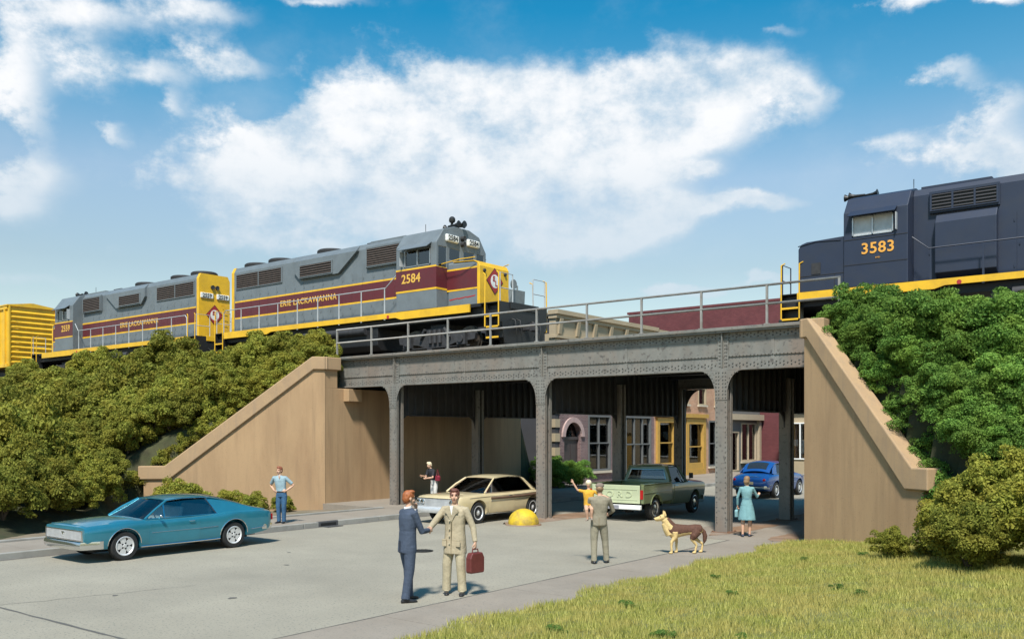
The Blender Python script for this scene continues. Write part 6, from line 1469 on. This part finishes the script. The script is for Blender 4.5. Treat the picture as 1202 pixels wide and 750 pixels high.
# man in the navy suit
t, C, Mh = person('red-haired man in a navy suit shaking hands, one hand at his mouth', (-10.65, 10.72, .0), R(-16), 1.84, dict(top=c_navy, bottom=c_navy, hair=hair_red, waist=.9, lean=(0, .02, 0),
    coat=[(.80, .178, .135), (.84, .180, .137), (.95, .178, .130), (1.05, .170, .122), (1.14, .170, .120)], legr=(.100, .095, .080, .074, .068, .074),
    elbowR=(.20, .16, 1.14), wristR=(.04, .38, 1.14), handR=(-.35, .9, .0), palmR=(-.9, -.35, 0), curlR=.8, elbowL=(-.22, .22, 1.24), wristL=(-.07, .20, 1.50), handL=(.4, -.15, .9), palmL=(.2, -.9, .1), curlL=.8,
    footL=(-.12, .10, .085), footR=(.10, -.09, .085), hyaw=-6, hpitch=-4))
b = MB(); b.loft([[(rx*math.cos(a), .01 + ry*math.sin(a), z + .02*math.sin(a)) for a in [2*math.pi*k/20 for k in range(20)]] for rx, ry, z in ((.062, .058, 1.515), (.070, .066, 1.50), (.066, .062, 1.552), (.058, .055, 1.55))], closed=True); garment(t, 'shirt_collar', b, c_white)
b = MB(); b.box(-.012, .012, -.145, -.138, .80, 1.0); garment(t, 'jacket_vent', b, mat('seam_navy', (.02,.025,.04), .8))
b = MB(); b.prism([(-.05, 1.50), (.0, 1.28), (.05, 1.50)], .128, .136, 'y'); garment(t, 'shirt_front', b, c_white)
for s in (-1, 1): b = MB(); b.prism([(s*.04, 1.51), (s*.105, 1.44), (s*.095, 1.38), (s*.0, 1.18), (s*.002, 1.26)], .134, .146, 'y'); garment(t, 'lapel', b, c_navy, .003)
# man in the tan coat
t, C, Mh = person('man in a long tan coat shaking hands and holding a briefcase', (-10.49, 11.73, .0), R(194), 1.83, dict(top=c_tan, bottom=c_tan2, hair=hair_brown, waist=.9,
    coat=[(.70, .205, .155), (.74, .205, .155), (.85, .198, .148), (.95, .192, .138), (1.08, .180, .126), (1.2, .18, .124)], legr=(.100, .095, .082, .078, .074, .080), bulk=1.03, armk=1.08,
    elbowR=(.34, .16, 1.20), wristR=(.27, .40, 1.15), handR=(-.05, .95, -.1), palmR=(-1, 0, 0), curlR=.8, elbowL=(-.33, -.03, 1.15), wristL=(-.395, .02, .90), handL=(-.1, .1, -1), palmL=(1, 0, 0), curlL=1.3,
    footL=(-.15, .02, .085), footR=(.15, .03, .085), toeR=28, toeL=20, hyaw=22))
for s in (-1, 1):
    b = MB(); b.prism([(s*.035, 1.515), (s*.13, 1.46), (s*.125, 1.40), (s*.085, 1.38), (s*.0, 1.24), (s*.002, 1.33)], .128, .146, 'y'); garment(t, 'lapel', b, c_tan, .003)
    b = MB(); b.box(s*.09, s*.17, .138, .158, .93, .95); b.box(s*.09, s*.17, .140, .155, .83, .93); garment(t, 'pocket', b, c_tan, .003)
b = MB(); b.box(-.008, .0, .125, .1585, .71, 1.25); garment(t, 'coat_edge', b, mat('coat_seam', (.22,.18,.11), .9))
for i in range(4): b = MB(); b.lathe([(0, .156 - .003*i), (.014, .156 - .003*i), (.014, .166 - .003*i), (0, .168 - .003*i)], (.03, 0, .88 + .13*i), 'y', 10, False); garment(t, 'button', b, mat('coat_button', (.5,.44,.32), .5))
b = MB(); b.prism([(-.035, 1.52), (0, 1.34), (.035, 1.52)], .120, .132, 'y'); garment(t, 'shirt_front', b, c_white)
# briefcase in his hand
F = Matrix.Translation((-10.49, 11.73, 0)) @ Matrix.Rotation(R(194), 4, 'Z'); hw_ = F @ V3(-.405, .03, .80)
t = thing('briefcase', 'maroon leather briefcase held by the man in the tan coat', 'briefcase', (hw_.x, hw_.y, .40), R(194 + 70))
m_bag = mat('maroon_leather', (.13, .028, .024), .45, var=.2, bump=.2)
b = MB(); b.prism([(-.15, 0), (.15, 0), (.165, .04), (.165, .26), (.12, .35), (-.12, .35), (-.165, .26), (-.165, .04)], -.065, .065, 'y'); b.build('bag_body', m_bag, t, bevel=.02, seg=3)
b = MB(); b.tube([(-.07, 0, .34), (-.06, 0, .405), (.06, 0, .405), (.07, 0, .34)], .011, 8); b.build('handle', m_bag, t)
for s in (-1, 1): b = MB(); b.box(s*.08 - .012, s*.08 + .012, -.072, -.066, .05, .30); b.build('strap', mat('dark_leather', (.05,.015,.012), .5), t)
b = MB(); b.box(-.02, .02, -.074, -.066, .25, .28); b.build('clasp', m_brass, t)
# man carrying the child
t, C, Mh = person('man in khaki with a flat cap, seen from behind, carrying a child', (-10.53, 16.4, .0), R(34), 1.72, dict(top=c_kh, bottom=c_kh2, hair=hair_dk, cap=cloth('brown_cap', (.20, .155, .12)), waist=.9, lean=(.02, -.02, 0),
    coat=[(.86, .185, .140), (.90, .186, .142), (1.0, .180, .132), (1.1, .172, .122)], bulk=1.05, legr=(.100, .096, .080, .074, .066, .070),
    elbowR=(.32, .08, 1.18), wristR=(.24, .30, 1.10), palmR=(-1, 0, 0), elbowL=(-.30, .12, 1.18), wristL=(-.22, .26, 1.22), handL=(.5, .6, .3), palmL=(0, -.2, 1), footL=(-.11, -.06, .085), footR=(.17, .10, .085), hyaw=-8, hpitch=6))
b = MB(); b.box(-.006, .006, -.150, -.143, .87, 1.05); garment(t, 'jacket_vent', b, mat('coat_seam', (.22,.18,.11)))
c_yel = cloth('yellow_shirt', (.62, .33, .03)); c_short = cloth('brown_shorts', (.20, .15, .09))
F = Matrix.Translation((-10.53, 16.4, 0)) @ Matrix.Rotation(R(34), 4, 'Z'); q = F @ V3(-.22, .05, .0)
person('blond child in a yellow shirt carried on the man\'s shoulder, arms spread', (q.x, q.y, .72), R(34 + 172), 1.02, dict(top=c_yel, bottom=c_short, hair=hair_blond, waist=.95, sleeve='short', head=(0, 0, .05), leg_mat=m_skin, shoe=mat('child_shoe', (.25,.2,.16), .6),
    hairballs=[((0, -.016, .052), (.115, .130, .115)), ((0, -.04, .0), (.105, .095, .10))], extra=[], bulk=1.1, footL=(-.14, .22, .48), footR=(.02, .20, .44), kneeL=(-.16, .30, .78), kneeR=(.04, .30, .76), legr=(.095, .085, .068, .06, .05, .05),
    elbowR=(.42, .05, 1.50), wristR=(.58, .10, 1.78), handR=(.4, 0, .9), palmR=(0, 1, 0), elbowL=(-.42, .04, 1.34), wristL=(-.68, .02, 1.26), handL=(-1, 0, -.2), palmL=(0, 0, -1)), vox=.012)
# woman in the blue dress
c_dress = cloth('blue_dress', (.17, .33, .35))
t, C, Mh = person('woman in a pale blue knee-length dress standing by the steel column', (-10.06, 23.0, .014), R(24), 1.62, dict(fem=True, top=c_dress, bottom=c_dress, hair=hair_dk, waist=.95, leg_mat=m_skin, legr=(.085, .08, .056, .058, .036, .034), shoe=mat('navy_shoe', (.03,.035,.06), .4),
    coat=[(.50, .235, .185), (.54, .236, .186), (.70, .215, .165), (.85, .190, .145), (.98, .165, .122), (1.10, .135, .10)], elbowR=(.30, .14, 1.18), wristR=(.34, .38, 1.22), handR=(.2, .9, .3), palmR=(0, 0, 1), elbowL=(-.27, .02, 1.16), wristL=(-.27, .10, .92), palmL=(1, 0, 0), curlL=1.1,
    footL=(-.12, -.05, .085), footR=(.08, .02, .085), hyaw=-10, hroll=5, hairballs=[((0, -.02, .04), (.092, .106, .10)), ((0, -.06, -.03), (.085, .072, .085)), ((.0, .03, .10), (.07, .06, .035))]))
for k in range(12):
    a = k*math.pi/6; b = MB(); b.tube([(.165*math.cos(a), .122*math.sin(a), .97), (.200*math.cos(a), .152*math.sin(a), .80), (.228*math.cos(a), .178*math.sin(a), .60), (.236*math.cos(a), .186*math.sin(a), .50)], [.006, .010, .013, .014], 6); garment(t, 'dress_pleat', b, c_dress)
b = MB(); b.loft([[(r_*1.37*math.cos(a), r_*math.sin(a), z) for a in [2*math.pi*k/24 for k in range(24)]] for r_, z in ((.098, 1.10), (.104, 1.11), (.104, 1.15), (.098, 1.16))]); garment(t, 'belt', b, cloth('belt_blue', (.10,.22,.26)))
F = Matrix.Translation((-10.06, 23.0, .014)) @ Matrix.Rotation(R(24), 4, 'Z'); q = F @ V3(-.26, .10, .0)
t = thing('handbag', 'pale blue handbag hanging from the woman\'s hand', 'handbag', (q.x, q.y, .53), R(24 + 80)); b = MB(); b.prism([(-.11, 0), (.11, 0), (.13, .16), (.09, .2), (-.09, .2), (-.13, .16)], -.04, .04, 'y'); b.build('bag_body', cloth('bag_blue', (.20, .36, .38)), t, bevel=.015); b = MB(); b.tube([(-.07, 0, .19), (-.05, 0, .27), (.05, 0, .27), (.07, 0, .19)], .007, 6); b.build('handle', c_dress, t)
# man with hands on hips
c_shirt = cloth('pale_blue_shirt', (.26, .36, .40)); c_jean = cloth('blue_jeans', (.035, .10, .19))
t, C, Mh = person('man in a pale blue shirt and jeans standing with hands on hips', (-21.8, 16.7, .147), R(206), 1.66, dict(top=c_shirt, bottom=c_jean, hair=mat('reddish_hair', (.25, .08, .04), .6), waist=1.0, belt=mat('dark_belt', (.03,.025,.02), .5), lean=(.05, 0, 0), hips=(-.02, 0), sleeve='short',
    elbowR=(.42, -.12, 1.20), wristR=(.22, .04, 1.04), handR=(-.7, .5, -.3), palmR=(-.8, -.3, 0), elbowL=(-.38, -.12, 1.20), wristL=(-.20, .04, 1.04), handL=(.7, .5, -.3), palmL=(.8, -.3, 0), footL=(-.10, 0, .085), footR=(.08, -.02, .085), legr=(.10, .092, .078, .072, .064, .068), hyaw=-12, hroll=-6))
b = MB(); b.prism([(-.03, 1.51), (0, 1.40), (.03, 1.51)], .128, .134, 'y'); b.T = Matrix.Translation((.05, 0, 0)); garment(t, 'shirt_opening', b, m_skin)
# person on the far pavement
t, C, Mh = person('person in a black top and white trousers behind the cream saloon', (-22.75, 24.3, .147), R(168), 1.62, dict(top=cloth('black_top', (.022, .022, .028)), bottom=cloth('white_trousers', (.62, .60, .56)), hair=hair_blond, waist=1.0, lean=(.06, .14, -.02), sleeve='short',
    elbowR=(.26, .24, 1.16), wristR=(.22, .46, 1.20), elbowL=(-.22, .24, 1.14), wristL=(-.14, .46, 1.12), head=(.0, .05, -.02), hpitch=-14), vox=.012)
F = Matrix.Translation((-22.75, 24.3, .147)) @ Matrix.Rotation(R(168), 4, 'Z'); q = F @ V3(-.27, .04, 0)
t = thing('shoulder_bag', 'small dark red bag at the side of the person in black', 'bag', (q.x, q.y, 1.05), R(168)); b = MB(); b.prism([(-.10, 0), (.10, 0), (.11, .15), (.06, .2), (-.06, .2), (-.11, .15)], -.05, .05, 'y'); b.build('bag_body', mat('bag_red', (.22,.02,.04), .5), t, bevel=.015); b = MB(); b.tube([(-.08, 0, .17), (.02, 0, .42), (.08, 0, .17)], .008, 6); b.build('strap', mat('bag_red', (.22,.02,.04)), t)
# dog: x forward
def dog():
    t = thing('dog', 'cream and brown alsatian dog standing on the pavement with ears pricked', 'dog', (-9.84, 18.9, .013), R(-138), scale=1.0)
    cr = mat('cream_fur', (.64, .46, .20), .8, var=.2, scale=25, bump=.6, bscale=70); bn = mat('brown_fur', (.10, .042, .025), .8, var=.3, scale=25, bump=.6, bscale=70); P_ = []
    def a(pts, r_, k, n=14): P_.append((MB().tube(pts, r_, n), k))
    def e(c, r_, k): P_.append((MB().ell(c, *r_), k))
    # trunk: deep chest narrowing to the loin
    rings = [(-.46, .555, .055, .06), (-.42, .545, .10, .11), (-.30, .54, .115, .125), (-.14, .535, .105, .115), (.02, .525, .115, .135), (.16, .51, .128, .165), (.27, .52, .118, .165), (.35, .56, .085, .12), (.39, .58, .05, .07)]
    def trunk(dz, sc, lo): return [[(x, sc*ry*math.cos(q), z + dz + sc*rz*max(lo, math.sin(q))) for q in [2*math.pi*k/20 for k in range(20)]] for x, z, ry, rz in rings]
    P_.append((MB().loft(trunk(0, 1, -1)), 0)); P_.append((MB().loft(trunk(.002, 1.05, -.35)), 1))
    a([(.28, 0, .58), (.36, 0, .68), (.43, 0, .79)], [.115, .092, .075], 0); a([(.24, 0, .63), (.32, 0, .72), (.38, 0, .80)], [.09, .078, .06], 1)
    a([(.30, 0, .44), (.37, 0, .56), (.43, 0, .70)], [.10, .09, .07], 0)
    e((.465, 0, .835), (.088, .072, .072), 0); a([(.50, 0, .825), (.58, 0, .805), (.66, 0, .79)], [.058, .046, .034], 0); a([(.50, 0, .79), (.62, 0, .765)], [.04, .026], 0); e((.688, 0, .80), (.018, .02, .016), 2)
    for s in (-1, 1):
        e((.535, s*.048, .858), (.012, .010, .010), 2)
        P_.append((MB().tube([(.42, s*.052, .87), (.43, s*.062, .93), (.44, s*.066, .995)], [.036, .026, .006], 10), 0))
        fx = .09 if s > 0 else -.07
        a([(.20, s*.085, .50), (.17 + fx*.3, s*.095, .38), (.19 + fx, s*.09, .27), (.195 + fx, s*.088, .16), (.185 + fx, s*.088, .05)], [.075, .055, .036, .028, .026], 0); e((.205 + fx, s*.088, .028), (.048, .032, .028), 0)
        hx = .10 if s > 0 else -.10
        a([(-.34, s*.08, .52), (-.27 + hx*.4, s*.10, .40), (-.25 + hx*.6, s*.095, .33)], [.10, .085, .052], 1); a([(-.25 + hx*.6, s*.095, .35), (-.34 + hx*.8, s*.092, .255), (-.405 + hx, s*.09, .20)], [.05, .034, .026], 0)
        a([(-.405 + hx, s*.09, .205), (-.385 + hx, s*.09, .12), (-.375 + hx, s*.09, .05)], [.027, .024, .024], 0); e((-.35 + hx, s*.09, .028), (.050, .032, .028), 0)
    a([(-.44, 0, .57), (-.50, 0, .50), (-.53, 0, .40), (-.52, 0, .30), (-.50, 0, .22)], [.035, .048, .055, .045, .012], 1)
    me = remesh([x for x, k in P_], .010, 2, .45); paint_by_nearest(me, P_); link(me, 'body', [cr, bn, m_eye], t)
dog()
